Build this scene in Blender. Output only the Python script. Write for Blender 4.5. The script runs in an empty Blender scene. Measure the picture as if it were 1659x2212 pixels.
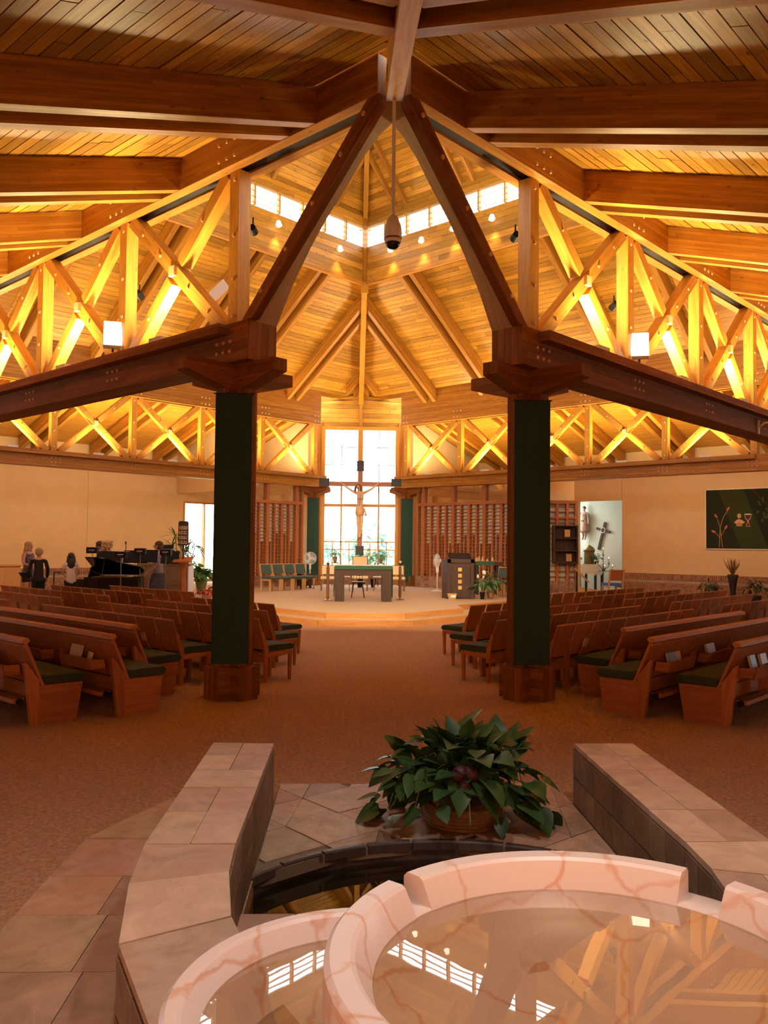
import bpy, bmesh, math, random
from mathutils import Vector, Matrix, Euler
random.seed(7)
SC = bpy.context.scene
COL = SC.collection
PI = math.pi
R2 = math.sqrt(2)
# ---------------------------------------------------------------- camera
cam = bpy.data.cameras.new('camera'); camo = bpy.data.objects.new('camera', cam); COL.objects.link(camo)
cam.sensor_fit = 'HORIZONTAL'; cam.sensor_width = 36.0; cam.lens = 1805.57 / 1659 * 36.0
cam.clip_start = 0.05; cam.clip_end = 500
def _cam():
    ya, pi_, ro = -0.041067, 0.038081, 0.010344
    cy, sy = math.cos(ya), math.sin(ya)
    fw = Vector((-sy * math.cos(pi_), cy * math.cos(pi_), math.sin(pi_)))
    rt = Vector((cy, sy, 0)); up = rt.cross(fw)
    r2 = rt * math.cos(ro) + up * math.sin(ro); u2 = up * math.cos(ro) - rt * math.sin(ro)
    m = Matrix((( r2.x, u2.x, -fw.x, -0.3694), (r2.y, u2.y, -fw.y, 0.0), (r2.z, u2.z, -fw.z, 1.72), (0, 0, 0, 1)))
    camo.matrix_world = m
_cam()
SC.camera = camo
# ---------------------------------------------------------------- view, sky
SC.view_settings.view_transform = 'Standard'; SC.view_settings.look = 'None'
SC.view_settings.exposure = EXPO = 0.3; SC.view_settings.gamma = 1.0
SC.view_settings.use_curve_mapping = False
SC.cycles.max_bounces = 6; SC.cycles.diffuse_bounces = 3; SC.cycles.glossy_bounces = 3; SC.cycles.adaptive_threshold = .06; SC.cycles.adaptive_min_samples = 16
SC.cycles.transmission_bounces = 6; SC.cycles.transparent_max_bounces = 12
SC.cycles.sample_clamp_indirect = 6.0; SC.cycles.caustics_reflective = False; SC.cycles.caustics_refractive = False
w = bpy.data.worlds.new('sky'); SC.world = w; w.use_nodes = True
bg = w.node_tree.nodes['Background']; bg.inputs[0].default_value = (0.93, 0.97, 1.0, 1); bg.inputs[1].default_value = 7.5
WARM = (1.0, 0.73, 0.35); WARM2 = (1.0, 0.76, 0.48)
UPLIGHT_W = 82.0
# ---------------------------------------------------------------- plan of the building (metres)
YF, CC, SS = 7.7835, 2.339, 16.655            # front corner of the truss square, column setback, side length
HB0, HB1, HT0, HT1 = 3.704, 4.134, 5.925, 6.315
TT = 0.40
YB = YF + SS * R2; YC = YF + SS / R2
_q = 1 / R2
SIDE = {'FL': (Vector((0, YF, 0)), Vector((-_q, _q, 0)), Vector((-_q, -_q, 0))), 'FR': (Vector((0, YF, 0)), Vector((_q, _q, 0)), Vector((_q, -_q, 0))),
        'BL': (Vector((0, YB, 0)), Vector((-_q, -_q, 0)), Vector((-_q, _q, 0))), 'BR': (Vector((0, YB, 0)), Vector((_q, -_q, 0)), Vector((_q, _q, 0)))}
def P(sd, s, d, z):
    o, u, n = SIDE[sd]; return o + u * s + n * d + Vector((0, 0, z))
LD, LZ0, LW0, LW1, LZ1 = -4.5, 9.60, 10.66, 11.28, 11.74
POSTS = [CC + 2.3954 * k for k in range(6)]
WD = 4.3
# ---------------------------------------------------------------- lights of the room
def area(name, loc, size, power, color, rot=(0, 0, 0), portal=False, sy=None, par=None):
    l = bpy.data.lights.new(name, 'AREA'); l.energy = power; l.color = color; l.shape = 'RECTANGLE'; l.size = size; l.size_y = sy or size
    if portal: l.cycles.is_portal = True
    o = bpy.data.objects.new(name, l); COL.objects.link(o); o.location = loc; o.rotation_euler = rot; return o
for sd in SIDE:
    for i in range(5):
        s = (POSTS[i] + POSTS[i + 1]) / 2
        for k in (-.27, .27):
            area('ledge_light', P(sd, s, k, HB1 + .05), .22, UPLIGHT_W, WARM, (PI, 0, 0))
area('window_portal', (0, 30.6, 3.3), 2.6, 1, (1, 1, 1), (-PI / 2, 0, 0), True, 5.3)
for sd, rz in (('FL', 3 * PI / 4), ('FR', -3 * PI / 4), ('BL', PI / 4), ('BR', -PI / 4)):
    o = area('lantern_portal', P(sd, SS / 2, LD + .16, (LW0 + LW1) / 2), 7.6, 1, (1, 1, 1), (-PI / 2, 0, rz), True, .6)
    o2 = SIDE[sd][2]; o.rotation_euler = (-o2).to_track_quat('-Z', 'Y').to_euler()
for sd in ('FL', 'FR'):
    o = area('entry_portal', P(sd, -6.7, 9.3, 1.7), 4.6, 1, (1, 1, 1), portal=True, sy=2.4); o.rotation_euler = (-SIDE[sd][2]).to_track_quat('-Z', 'Y').to_euler()
o = area('wing_portal', P('BL', 3.92, WD + .25, 1.75), 1.8, 1, (1, 1, 1), portal=True, sy=2.8); o.rotation_euler = (-SIDE['BL'][2]).to_track_quat('-Z', 'Y').to_euler()

for sd in ('BL', 'BR'):      # wall-wash strips hidden behind the outer ledges of the far trusses
    wl_ = 8.0 if sd == 'BL' else 5.6; o = area('wall_wash', P(sd, 10.2 if sd == 'BL' else 11.8, .42, HB0 + .1), wl_, 58 if sd == 'BL' else 40, (1, .76, .45), sy=.08); d_ = SIDE[sd][2] * 1.0 + Vector((0, 0, -.55)); q_ = d_.to_track_quat('-Z', 'Y'); o.rotation_euler = q_.to_euler()
    x_ = q_ @ Vector((1, 0, 0))
    if abs(x_.dot(SIDE[sd][1])) < .5: o.data.size, o.data.size_y = .08, wl_
# ---------------------------------------------------------------- helpers
def V(*a): return Vector(a[0]) if len(a) == 1 else Vector(a)
class M:
    """collects solids, builds ONE mesh object"""
    def __init__(s): s.v = []; s.f = []; s.uv = []; s.mi = []; s.cm = 0
    def _face(s, idx, uvs): s.f.append(idx); s.uv.append(uvs); s.mi.append(s.cm)
    def hexa(s, p):
        p = [Vector(q) for q in p]; n = len(s.v)
        a, b, c = p[1] - p[0], p[3] - p[0], p[4] - p[0]
        fl = a.cross(b).dot(c) < 0
        L = [a.length, b.length, c.length]
        ou, ov = random.random() * 40, random.random() * 40
        k = L.index(max(L))
        def uvc(i):
            x = (0, 1, 1, 0)[i % 4]; y = (0, 0, 1, 1)[i % 4]; z = i // 4
            return (x * L[0], y * L[1], z * L[2])
        for f, ax in (((0, 3, 2, 1), (0, 1)), ((4, 5, 6, 7), (0, 1)), ((0, 1, 5, 4), (0, 2)), ((1, 2, 6, 5), (1, 2)), ((2, 3, 7, 6), (0, 2)), ((3, 0, 4, 7), (1, 2))):
            u, v = ax
            if k == v or (k not in ax and L[v] > L[u]): u, v = v, u
            g = f[::-1] if fl else f
            s._face([n + i for i in g], [(uvc(i)[u] + ou, uvc(i)[v] + ov) for i in g])
        s.v += p
        return s
    def box(s, c, d, rz=0.0, rot=None):
        c = Vector(c); R = rot if rot is not None else Matrix.Rotation(rz, 3, 'Z')
        x, y, z = d[0] / 2, d[1] / 2, d[2] / 2
        return s.hexa([c + R @ Vector(q) for q in ((-x, -y, -z), (x, -y, -z), (x, y, -z), (-x, y, -z), (-x, -y, z), (x, -y, z), (x, y, z), (-x, y, z))])
    def beam(s, a, b, wd, h, up=(0, 0, 1)):
        a, b = Vector(a), Vector(b); d = (b - a).normalized(); sd = d.cross(Vector(up)).normalized(); u = sd.cross(d).normalized()
        X = sd * wd / 2; Y = u * h / 2
        return s.hexa([a - X - Y, b - X - Y, b + X - Y, a + X - Y, a - X + Y, b - X + Y, b + X + Y, a + X + Y])
    def prism(s, poly, vec):
        poly = [Vector(q) for q in poly]; vec = Vector(vec); n = len(s.v); m = len(poly)
        nr = Vector((0, 0, 0))
        for i in range(m): nr += poly[i].cross(poly[(i + 1) % m])
        if nr.dot(vec) > 0: poly = poly[::-1]; nr = -nr
        le = max(range(m), key=lambda i: (poly[(i + 1) % m] - poly[i]).length)
        ux = (poly[(le + 1) % m] - poly[le]).normalized(); uy = nr.normalized().cross(ux)
        o = random.random() * 40
        P2 = [((q - poly[0]).dot(ux) + o, (q - poly[0]).dot(uy) + o) for q in poly]
        s.v += poly + [q + vec for q in poly]
        s._face(list(range(n, n + m)), P2)
        s._face([n + m + i for i in range(m)][::-1], P2[::-1])
        l = 0
        for i in range(m):
            j = (i + 1) % m; e = (poly[j] - poly[i]).length
            s._face([n + j, n + i, n + m + i, n + m + j], [(l + e + o, o), (l + o, o), (l + o, o + vec.length), (l + e + o, o + vec.length)])
            l += e
        return s
    def tube(s, path, r, n=8, cap=True):
        path = [Vector(q) for q in path]; m = len(path); b = len(s.v)
        rs = r if isinstance(r, (list, tuple)) else [r] * m
        prev = None; L = 0
        for i, q in enumerate(path):
            d = (path[min(i + 1, m - 1)] - path[max(i - 1, 0)])
            if d.length < 1e-9: d = Vector((0, 0, 1))
            d.normalize()
            if prev is None:
                x = d.cross(Vector((0, 0, 1)) if abs(d.z) < .9 else Vector((1, 0, 0))).normalized()
            else:
                x = (prev - d * prev.dot(d))
                x = x.normalized() if x.length > 1e-6 else d.orthogonal().normalized()
            prev = x; y = d.cross(x)
            if i: L += (q - path[i - 1]).length
            for k in range(n):
                a = 2 * PI * k / n; s.v.append(q + (x * math.cos(a) + y * math.sin(a)) * rs[i])
            if i:
                for k in range(n):
                    k2 = (k + 1) % n
                    s._face([b + (i - 1) * n + k, b + (i - 1) * n + k2, b + i * n + k2, b + i * n + k], [(L - .1, k / n), (L - .1, (k + 1) / n), (L, (k + 1) / n), (L, k / n)])
        if cap:
            s._face([b + k for k in range(n)][::-1], [(0, 0)] * n); s._face([b + (m - 1) * n + k for k in range(n)], [(0, 0)] * n)
        return s
    def lathe(s, prof, n=20, c=(0, 0, 0), cap=True, a0=0.0, a1=2 * PI, rot=None):
        b = len(s.v); c = Vector(c); m = len(prof); full = abs(a1 - a0 - 2 * PI) < 1e-6
        nn = n if full else n + 1
        for (r, z) in prof:
            for k in range(nn):
                a = a0 + (a1 - a0) * k / n; q = Vector((r * math.cos(a), r * math.sin(a), z))
                s.v.append(c + (rot @ q if rot is not None else q))
        for i in range(m - 1):
            for k in range(n):
                k2 = (k + 1) % nn
                s._face([b + i * nn + k, b + i * nn + k2, b + (i + 1) * nn + k2, b + (i + 1) * nn + k], [(k / n, i / m), ((k + 1) / n, i / m), ((k + 1) / n, (i + 1) / m), (k / n, (i + 1) / m)])
        if cap and full:
            s._face([b + k for k in range(n)][::-1], [(0, 0)] * n); s._face([b + (m - 1) * n + k for k in range(n)], [(0, 0)] * n)
        elif cap:
            for k in (0, n): s._face([b + i * nn + k for i in range(m)][::(1 if k == 0 else -1)], [(0, 0)] * m)
        return s
    def ell(s, c, r, nu=12, nv=8, rot=None):
        c = Vector(c); r = r if isinstance(r, (list, tuple)) else (r, r, r)
        b = len(s.v)
        for i in range(nv + 1):
            t = PI * i / nv - PI / 2
            for k in range(nu):
                a = 2 * PI * k / nu; q = Vector((r[0] * math.cos(t) * math.cos(a), r[1] * math.cos(t) * math.sin(a), r[2] * math.sin(t)))
                s.v.append(c + (rot @ q if rot is not None else q))
        for i in range(nv):
            for k in range(nu):
                k2 = (k + 1) % nu
                s._face([b + i * nu + k, b + i * nu + k2, b + (i + 1) * nu + k2, b + (i + 1) * nu + k], [(k / nu, i / nv)] * 4)
        return s
    def poly(s, pts, uvs=None):
        n = len(s.v); s.v += [Vector(q) for q in pts]
        s._face(list(range(n, n + len(pts))), uvs or [(q[0], q[1]) for q in pts]); return s
    def mesh(s, name):
        me = bpy.data.meshes.new(name); me.from_pydata([tuple(q) for q in s.v], [], s.f)
        ul = me.uv_layers.new(name='UVMap'); fl = [c for f in s.uv for uv in f for c in uv]; ul.data.foreach_set('uv', fl)
        return me
    def build(s, name, mat, parent=None, smooth=False, local=False):
        me = s.mesh(name)
        for m_ in (mat if isinstance(mat, (list, tuple)) else [mat]): me.materials.append(m_)
        if isinstance(mat, (list, tuple)): me.polygons.foreach_set('material_index', s.mi)
        if smooth: me.polygons.foreach_set('use_smooth', [True] * len(me.polygons))
        return link(name, me, parent, local)
def link(name, me, parent=None, local=False):
    o = bpy.data.objects.new(name, me); COL.objects.link(o)
    if parent is not None:
        o.parent = parent
        if not local: o.matrix_parent_inverse = Matrix.LocRotScale(parent.location, parent.rotation_euler, None).inverted()
    return o
def tag(o, label=None, cat=None, group=None, kind=None):
    if label: o['label'] = label
    if cat: o['category'] = cat
    if group: o['group'] = group
    if kind: o['kind'] = kind
    return o
def thing(name, label=None, cat=None, loc=(0, 0, 0), rz=0.0, group=None, kind=None):
    o = bpy.data.objects.new(name, None); COL.objects.link(o); o.location = loc; o.rotation_euler = (0, 0, rz); o.empty_display_size = .1
    return tag(o, label, cat, group, kind)
def dup(o, parent=None, loc=None, rz=None):
    c = o.copy(); COL.objects.link(c)
    if parent is not None: c.parent = parent
    if loc is not None: c.location = loc
    if rz is not None: c.rotation_euler = (0, 0, rz)
    for ch in list(o.children): dup(ch, c)
    return c
# ---------------------------------------------------------------- materials
def mat_new(name):
    m = bpy.data.materials.new(name); m.use_nodes = True; nt = m.node_tree; return m, nt, nt.nodes['Principled BSDF']
def N(nt, t, **kw):
    n = nt.nodes.new(t)
    for k, v in kw.items(): setattr(n, k, v)
    return n
def plain(name, c, rough=.5, metal=0.0, var=0.0, nscale=30, bump=0.0, emit=None, es=0.0, spec=None):
    m, nt, b = mat_new(name)
    b.inputs['Roughness'].default_value = rough; b.inputs['Metallic'].default_value = metal
    if spec is not None: b.inputs['Specular IOR Level'].default_value = spec
    tc = N(nt, 'ShaderNodeTexCoord'); no = N(nt, 'ShaderNodeTexNoise'); no.inputs['Scale'].default_value = nscale; no.inputs['Detail'].default_value = 3
    nt.links.new(tc.outputs['Object'], no.inputs['Vector'])
    r = N(nt, 'ShaderNodeValToRGB'); r.color_ramp.elements[0].position = .3; r.color_ramp.elements[1].position = .7
    k0, k1 = 1 - var, 1 + var
    r.color_ramp.elements[0].color = (*[min(1, x * k0) for x in c], 1); r.color_ramp.elements[1].color = (*[min(1, x * k1) for x in c], 1)
    nt.links.new(no.outputs['Fac'], r.inputs['Fac']); nt.links.new(r.outputs['Color'], b.inputs['Base Color'])
    if bump:
        bp = N(nt, 'ShaderNodeBump'); bp.inputs['Strength'].default_value = bump; bp.inputs['Distance'].default_value = .01
        nt.links.new(no.outputs['Fac'], bp.inputs['Height']); nt.links.new(bp.outputs['Normal'], b.inputs['Normal'])
    if emit: b.inputs['Emission Color'].default_value = (*emit, 1); b.inputs['Emission Strength'].default_value = es
    return m
def wood(name, c1, c2, rough=.42, lam=0.0, knots=.5, rnd=.12, spec=.3):
    """grain runs along U (metres); lam = lamination thickness; board = board width drawn across V"""
    m, nt, b = mat_new(name); b.inputs['Roughness'].default_value = rough; b.inputs['Specular IOR Level'].default_value = spec
    uv = N(nt, 'ShaderNodeUVMap'); mp = N(nt, 'ShaderNodeMapping'); mp.inputs['Scale'].default_value = (1.1, 16, 1)
    nt.links.new(uv.outputs['UV'], mp.inputs['Vector'])
    no = N(nt, 'ShaderNodeTexNoise'); no.inputs['Scale'].default_value = 1.6; no.inputs['Detail'].default_value = 5; no.inputs['Roughness'].default_value = .6; no.inputs['Distortion'].default_value = .6
    nt.links.new(mp.outputs['Vector'], no.inputs['Vector'])
    r = N(nt, 'ShaderNodeValToRGB'); r.color_ramp.elements[0].position = .32; r.color_ramp.elements[1].position = .68
    r.color_ramp.elements[0].color = (*c2, 1); r.color_ramp.elements[1].color = (*c1, 1)
    nt.links.new(no.outputs['Fac'], r.inputs['Fac'])
    col = r.outputs['Color']
    def mix(fac, a, bcol, mode='MIX'):
        x = N(nt, 'ShaderNodeMix', data_type='RGBA', blend_type=mode)
        if hasattr(fac, 'links'): nt.links.new(fac, x.inputs[0])
        else: x.inputs[0].default_value = fac
        nt.links.new(a, x.inputs[6])
        if hasattr(bcol, 'links'): nt.links.new(bcol, x.inputs[7])
        else: x.inputs[7].default_value = (*bcol, 1)
        return x.outputs[2]
    def math_(op, a, bb=None):
        x = N(nt, 'ShaderNodeMath', operation=op)
        for i, q in enumerate((a, bb)):
            if q is None: continue
            if hasattr(q, 'links'): nt.links.new(q, x.inputs[i])
            else: x.inputs[i].default_value = q
        return x.outputs[0]
    if lam:
        sp = N(nt, 'ShaderNodeSeparateXYZ'); nt.links.new(uv.outputs['UV'], sp.inputs[0])
        cell = math_('FLOOR', math_('DIVIDE', sp.outputs['Y'], lam))
        seg = math_('FLOOR', math_('ADD', math_('DIVIDE', sp.outputs['X'], 2.6), math_('MULTIPLY', cell, .37)))
        cb = N(nt, 'ShaderNodeCombineXYZ'); nt.links.new(cell, cb.inputs[0]); nt.links.new(seg, cb.inputs[1])
        wn = N(nt, 'ShaderNodeTexWhiteNoise'); nt.links.new(cb.outputs[0], wn.inputs['Vector'])
        col = mix(math_('MULTIPLY', wn.outputs['Value'], .55), col, [x * .5 for x in c2])
        fr = math_('FRACT', math_('DIVIDE', sp.outputs['Y'], lam))
        col = mix(math_('MULTIPLY', math_('LESS_THAN', fr, .07), .45), col, [x * .3 for x in c2])
    if knots:
        mk = N(nt, 'ShaderNodeMapping'); mk.inputs['Scale'].default_value = (3.2, 7.0, 1); nt.links.new(uv.outputs['UV'], mk.inputs['Vector'])
        vo = N(nt, 'ShaderNodeTexVoronoi'); vo.inputs['Scale'].default_value = 1.0; vo.inputs['Randomness'].default_value = 1.0; nt.links.new(mk.outputs['Vector'], vo.inputs['Vector'])
        kr = N(nt, 'ShaderNodeMapRange'); kr.inputs[1].default_value = .06; kr.inputs[2].default_value = .14; kr.inputs[3].default_value = knots; kr.inputs[4].default_value = 0
        nt.links.new(vo.outputs['Distance'], kr.inputs[0])
        col = mix(kr.outputs[0], col, [x * .28 for x in c2])
    if rnd:
        oi = N(nt, 'ShaderNodeObjectInfo'); hs = N(nt, 'ShaderNodeHueSaturation')
        mr = N(nt, 'ShaderNodeMapRange'); mr.inputs[3].default_value = 1 - rnd * 1.6; mr.inputs[4].default_value = 1 + rnd; nt.links.new(oi.outputs['Random'], mr.inputs[0]); nt.links.new(mr.outputs[0], hs.inputs['Value'])
        nt.links.new(col, hs.inputs['Color']); col = hs.outputs['Color']
    nt.links.new(col, b.inputs['Base Color'])
    bp = N(nt, 'ShaderNodeBump'); bp.inputs['Strength'].default_value = .12; bp.inputs['Distance'].default_value = .005
    nt.links.new(no.outputs['Fac'], bp.inputs['Height']); nt.links.new(bp.outputs['Normal'], b.inputs['Normal'])
    return m
def glass(name, tint=(1, 1, 1), mixf=.12, rough=.02):
    m, nt, b = mat_new(name); nt.nodes.remove(b); out = nt.nodes['Material Output']
    tr = N(nt, 'ShaderNodeBsdfTransparent'); tr.inputs[0].default_value = (*tint, 1)
    gl = N(nt, 'ShaderNodeBsdfGlossy'); gl.inputs['Roughness'].default_value = rough
    mx = N(nt, 'ShaderNodeMixShader'); mx.inputs[0].default_value = mixf
    nt.links.new(tr.outputs[0], mx.inputs[1]); nt.links.new(gl.outputs[0], mx.inputs[2]); nt.links.new(mx.outputs[0], out.inputs['Surface'])
    return m
MT = {}
MT['deck'] = wood('cedar_deck_board', (.64, .335, .045), (.44, .19, .018), lam=0, knots=.8, rnd=.24)
MT['sheet'] = wood('cedar_deck_sheet', (.52, .255, .035), (.37, .15, .015), lam=.18, knots=.6, rnd=0)
MT['glulam'] = wood('glulam_beam', (.62, .295, .042), (.43, .165, .019), lam=.042, knots=.55, rnd=.08)
MT['truss'] = wood('fir_truss_member', (.66, .34, .05), (.48, .205, .025), lam=0, knots=.35, rnd=.10)
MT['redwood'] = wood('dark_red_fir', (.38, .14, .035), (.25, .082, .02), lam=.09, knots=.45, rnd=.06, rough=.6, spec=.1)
MT['soffit'] = wood('weathered_soffit', (.62, .47, .30), (.48, .35, .21), lam=0, knots=.25, rnd=.05)
MT['steel'] = plain('black_steel', (.012, .009, .008), .6)
MT['bolt'] = plain('bolt_plug', (.72, .46, .22), .4)
MT['beige'] = plain('beige_plaster', (.72, .53, .29), .85, var=.03, nscale=3, bump=.03)
MT['white'] = plain('white_paint', (.86, .85, .82), .5)
MT['carpet_dummy'] = plain('dummy', (.2, .1, .06), .95)
MT['glass'] = glass('window_glass', (.97, .99, 1), .06)
MT['screen_glass'] = glass('interior_glass', (.95, .93, .88), .22)
# ================================================================ big structure
def sbox(m, sd, s0, s1, d0, d1, z0, z1):
    return m.hexa([P(sd, s0, d0, z0), P(sd, s1, d0, z0), P(sd, s1, d1, z0), P(sd, s0, d1, z0), P(sd, s0, d0, z1), P(sd, s1, d0, z1), P(sd, s1, d1, z1), P(sd, s0, d1, z1)])
MO, MI, MC = .336, .72, .95                    # outer, inner and lantern roof slopes
def z_out(d): return HT1 - MO * (d - .2)        # underside of the deck outside the trusses
def z_in(d): return 6.95 - MI * d               # ... inside (d negative)
def z_cap(d): return LZ1 + MC * (LD - d)
zp = .24                                        # sanctuary platform
# ---- carpet floor
def carpet(name, c1, c2):
    m, nt, b = mat_new(name); b.inputs['Roughness'].default_value = .95; b.inputs['Specular IOR Level'].default_value = .1
    tc = N(nt, 'ShaderNodeTexCoord'); v = N(nt, 'ShaderNodeTexVoronoi'); v.inputs['Scale'].default_value = 85
    n2 = N(nt, 'ShaderNodeTexNoise'); n2.inputs['Scale'].default_value = 30; n2.inputs['Detail'].default_value = 4
    nt.links.new(tc.outputs['Object'], v.inputs['Vector']); nt.links.new(tc.outputs['Object'], n2.inputs['Vector'])
    r = N(nt, 'ShaderNodeValToRGB'); r.color_ramp.elements[0].color = (*c2, 1); r.color_ramp.elements[1].color = (*c1, 1); r.color_ramp.elements[0].position = .2; r.color_ramp.elements[1].position = .8
    mx = N(nt, 'ShaderNodeMath', operation='MULTIPLY_ADD'); nt.links.new(v.outputs['Color'], mx.inputs[0]); mx.inputs[1].default_value = .45
    nt.links.new(n2.outputs['Fac'], mx.inputs[2]); sb = N(nt, 'ShaderNodeMath', operation='SUBTRACT'); nt.links.new(mx.outputs[0], sb.inputs[0]); sb.inputs[1].default_value = .2
    nt.links.new(sb.outputs[0], r.inputs['Fac']); nt.links.new(r.outputs['Color'], b.inputs['Base Color'])
    bp = N(nt, 'ShaderNodeBump'); bp.inputs['Strength'].default_value = .5; bp.inputs['Distance'].default_value = .01; nt.links.new(v.outputs['Distance'], bp.inputs['Height']); nt.links.new(bp.outputs['Normal'], b.inputs['Normal'])
    return m
MT['carpet'] = carpet('brown_carpet', (.55, .335, .20), (.31, .168, .092))
MT['carpet2'] = carpet('tan_carpet', (.58, .44, .30), (.42, .30, .195))
FX = .145                                        # centre line of the font
_f = M()
for x0, x1, y0, y1 in ((-30, -.84, -14, 46), (1.13, 30, -14, 46), (-.84, 1.13, -14, .9), (-.84, 1.13, 4.96, 46)):
    _f.box(((x0 + x1) / 2, (y0 + y1) / 2, -.1), (x1 - x0, y1 - y0, .2))
tag(_f.build('floor', MT['carpet']), kind='structure')
# ---- roofs: one sheet per plane, boards and rafters below it are its children
def roof(sd, d0, d1, zf, smin=None):
    """sheet between offsets d0 (high) and d1 (low), mitred at the hips"""
    m = M(); t = .06
    sa, sb = (-d0, -d1) if smin is None else (smin, smin)
    a = [P(sd, sa, d0, zf(d0)), P(sd, SS + d0, d0, zf(d0)), P(sd, SS + d1, d1, zf(d1)), P(sd, sb, d1, zf(d1))]
    m.hexa([q + Vector((0, 0, .03)) for q in a] + [q + Vector((0, 0, .03 + t)) for q in a])
    # keep U along the boards
    return tag(m.build('ceiling', MT['sheet']), kind='structure')
def planks(par, sd, d0, d1, zf, slope, smin, smax, wdt=.145, single=False, mat='deck', seed=1):
    rnd = random.Random(seed); k = math.sqrt(1 + slope * slope); step = wdt / k; n = int(abs(d1 - d0) / step); sg = 1 if d1 > d0 else -1
    big = M()
    for i in range(n):
        da = d0 + sg * step * i; db = da + sg * (step - .011)
        lo = max(smin, -min(da, db) if False else -da + .02); hi = min(smax, SS + da - .02)
        s = lo; first = True
        while s < hi - .05:
            e = min(hi, s + (rnd.uniform(1.2, 4.6) if first else rnd.uniform(3.2, 5.2)))
            if hi - e < .6: e = hi
            first = False
            m = big if single else M()
            dz = rnd.uniform(-.004, .004)
            q = [P(sd, s + .003, da, zf(da) + dz), P(sd, e - .003, da, zf(da) + dz), P(sd, e - .003, db, zf(db) + dz), P(sd, s + .003, db, zf(db) + dz)]
            m.hexa(q + [x + Vector((0, 0, .03)) for x in q])
            if not single: m.build('plank', MT[mat], par)
            s = e
    if single: tag(big.build('deck_boards', MT['sheet2'], par), kind='stuff')
MT['sheet2'] = wood('cedar_far_board', (.60, .30, .04), (.42, .17, .018), lam=0, knots=.5, rnd=0)
PAIRS = [1.14 + 2.395 * k for k in range(-3, 9)]
def rafter(par, sd, s, d0, d1, zf, w=.14, h=.40, name='rafter'):
    q = [P(sd, s - w / 2, d0, zf(d0) - h), P(sd, s + w / 2, d0, zf(d0) - h), P(sd, s + w / 2, d1, zf(d1) - h), P(sd, s - w / 2, d1, zf(d1) - h)]
    M().hexa(q + [x + Vector((0, 0, h - .004)) for x in q]).build(name, MT['glulam'], par)
for sd in ('FL', 'FR', 'BL', 'BR'):
    front = sd[0] == 'F'
    dmax = 9.2 if front else 4.6
    ro = roof(sd, .12, dmax, z_out, None if front else 2.2)
    if front: planks(ro, sd, .21, 4.5, z_out, MO, -6, 8.6, wdt=.135, seed=3)
    else: planks(ro, sd, .21, 4.35, z_out, MO, 2.45, 14.6, single=True, seed=5)
    for pc in PAIRS:
        if pc > (9.5 if front else 15.9) or (not front and pc < 2.5): continue
        for q in (-.2, .2):
            s = pc + q; d0 = max(.2, -s + .08)
            if d0 > dmax - 1: continue
            rafter(ro, sd, s, d0, dmax - (.1 if front else .35), z_out, h=.385)
    ri = roof(sd, LD, -.02, z_in)
    if not front:
        planks(ri, sd, -.22, LD, z_in, MI, -1, 13.5, seed=11 if sd == 'BL' else 12)
        for pc in PAIRS:
            if pc < 1 or pc > 15.9: continue
            for q in (-.2, .2):
                s = pc + q; d1 = -min(-LD, s - .07, SS - s - .07)
                rafter(ri, sd, s, -.02 if pc > 2 else -.62, d1, z_in, h=.46 if pc > 2 else .34)
        # blocking boards between rafter feet on top of the chord
        bl = M(); sbox(bl, sd, CC - .12, SS - .3, -.2, -.12, HT1 + .005, z_in(-.2) + .02); bl.build('blocking', MT['glulam'], ri)
    else:
        for pc in PAIRS:
            if pc < 2 or pc > 14.5: continue
            for q in (-.2, .2):
                s = pc + q; rafter(ri, sd, s, -.02, -min(-LD, s - .07, SS - s - .07), z_in, h=.46)
    rc = roof(sd, LD - 3.82, LD, z_cap)
    if not front:
        planks(rc, sd, LD, LD - 3.7, z_cap, MC, -1, 20, seed=21 if sd == 'BL' else 22)
        for pc in PAIRS:
            if pc < 5 or pc > 11.7: continue
            for q in (-.2, .2):
                s = pc + q; rafter(rc, sd, s, LD, -min(-LD + 3.6, s - .07, SS - s - .07), z_cap, w=.1, h=.2)
# hip beams (children of a ceiling plane)
hipz = lambda y: HT0 + .06 + MO / R2 * (y - YF)
ceil = [o for o in COL.objects if o.name.startswith('ceiling')]
def hip(par, a, b, w, h, name='hip_beam', mat='truss'):
    a, b = Vector(a), Vector(b); m = M(); x = Vector((w / 2, 0, 0)); z = Vector((0, 0, h))
    m.hexa([a - x, b - x, b + x, a + x, a - x + z, b - x + z, b + x + z, a + x + z]).build(name, MT[mat], par)
hip(ceil[0], (0, YF - .14, hipz(YF - .14) - .10), (0, YF - 12, hipz(YF - 12) - .10), .15, .48)
M().box((0, YF - .30, HT0 + .03), (.17, .26, .16)).build('hip_seat', MT['truss'], ceil[0])
yb = lambda d: YB + d * R2
hip(ceil[0], (0, YB - .9, z_in(-.9 / R2) - .62), (0, yb(LD), z_in(LD) - .62), .17, .62)
hip(ceil[0], (0, yb(LD), z_cap(LD) - .3), (0, YC, z_cap(LD - 3.83) - .3), .14, .3)
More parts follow.
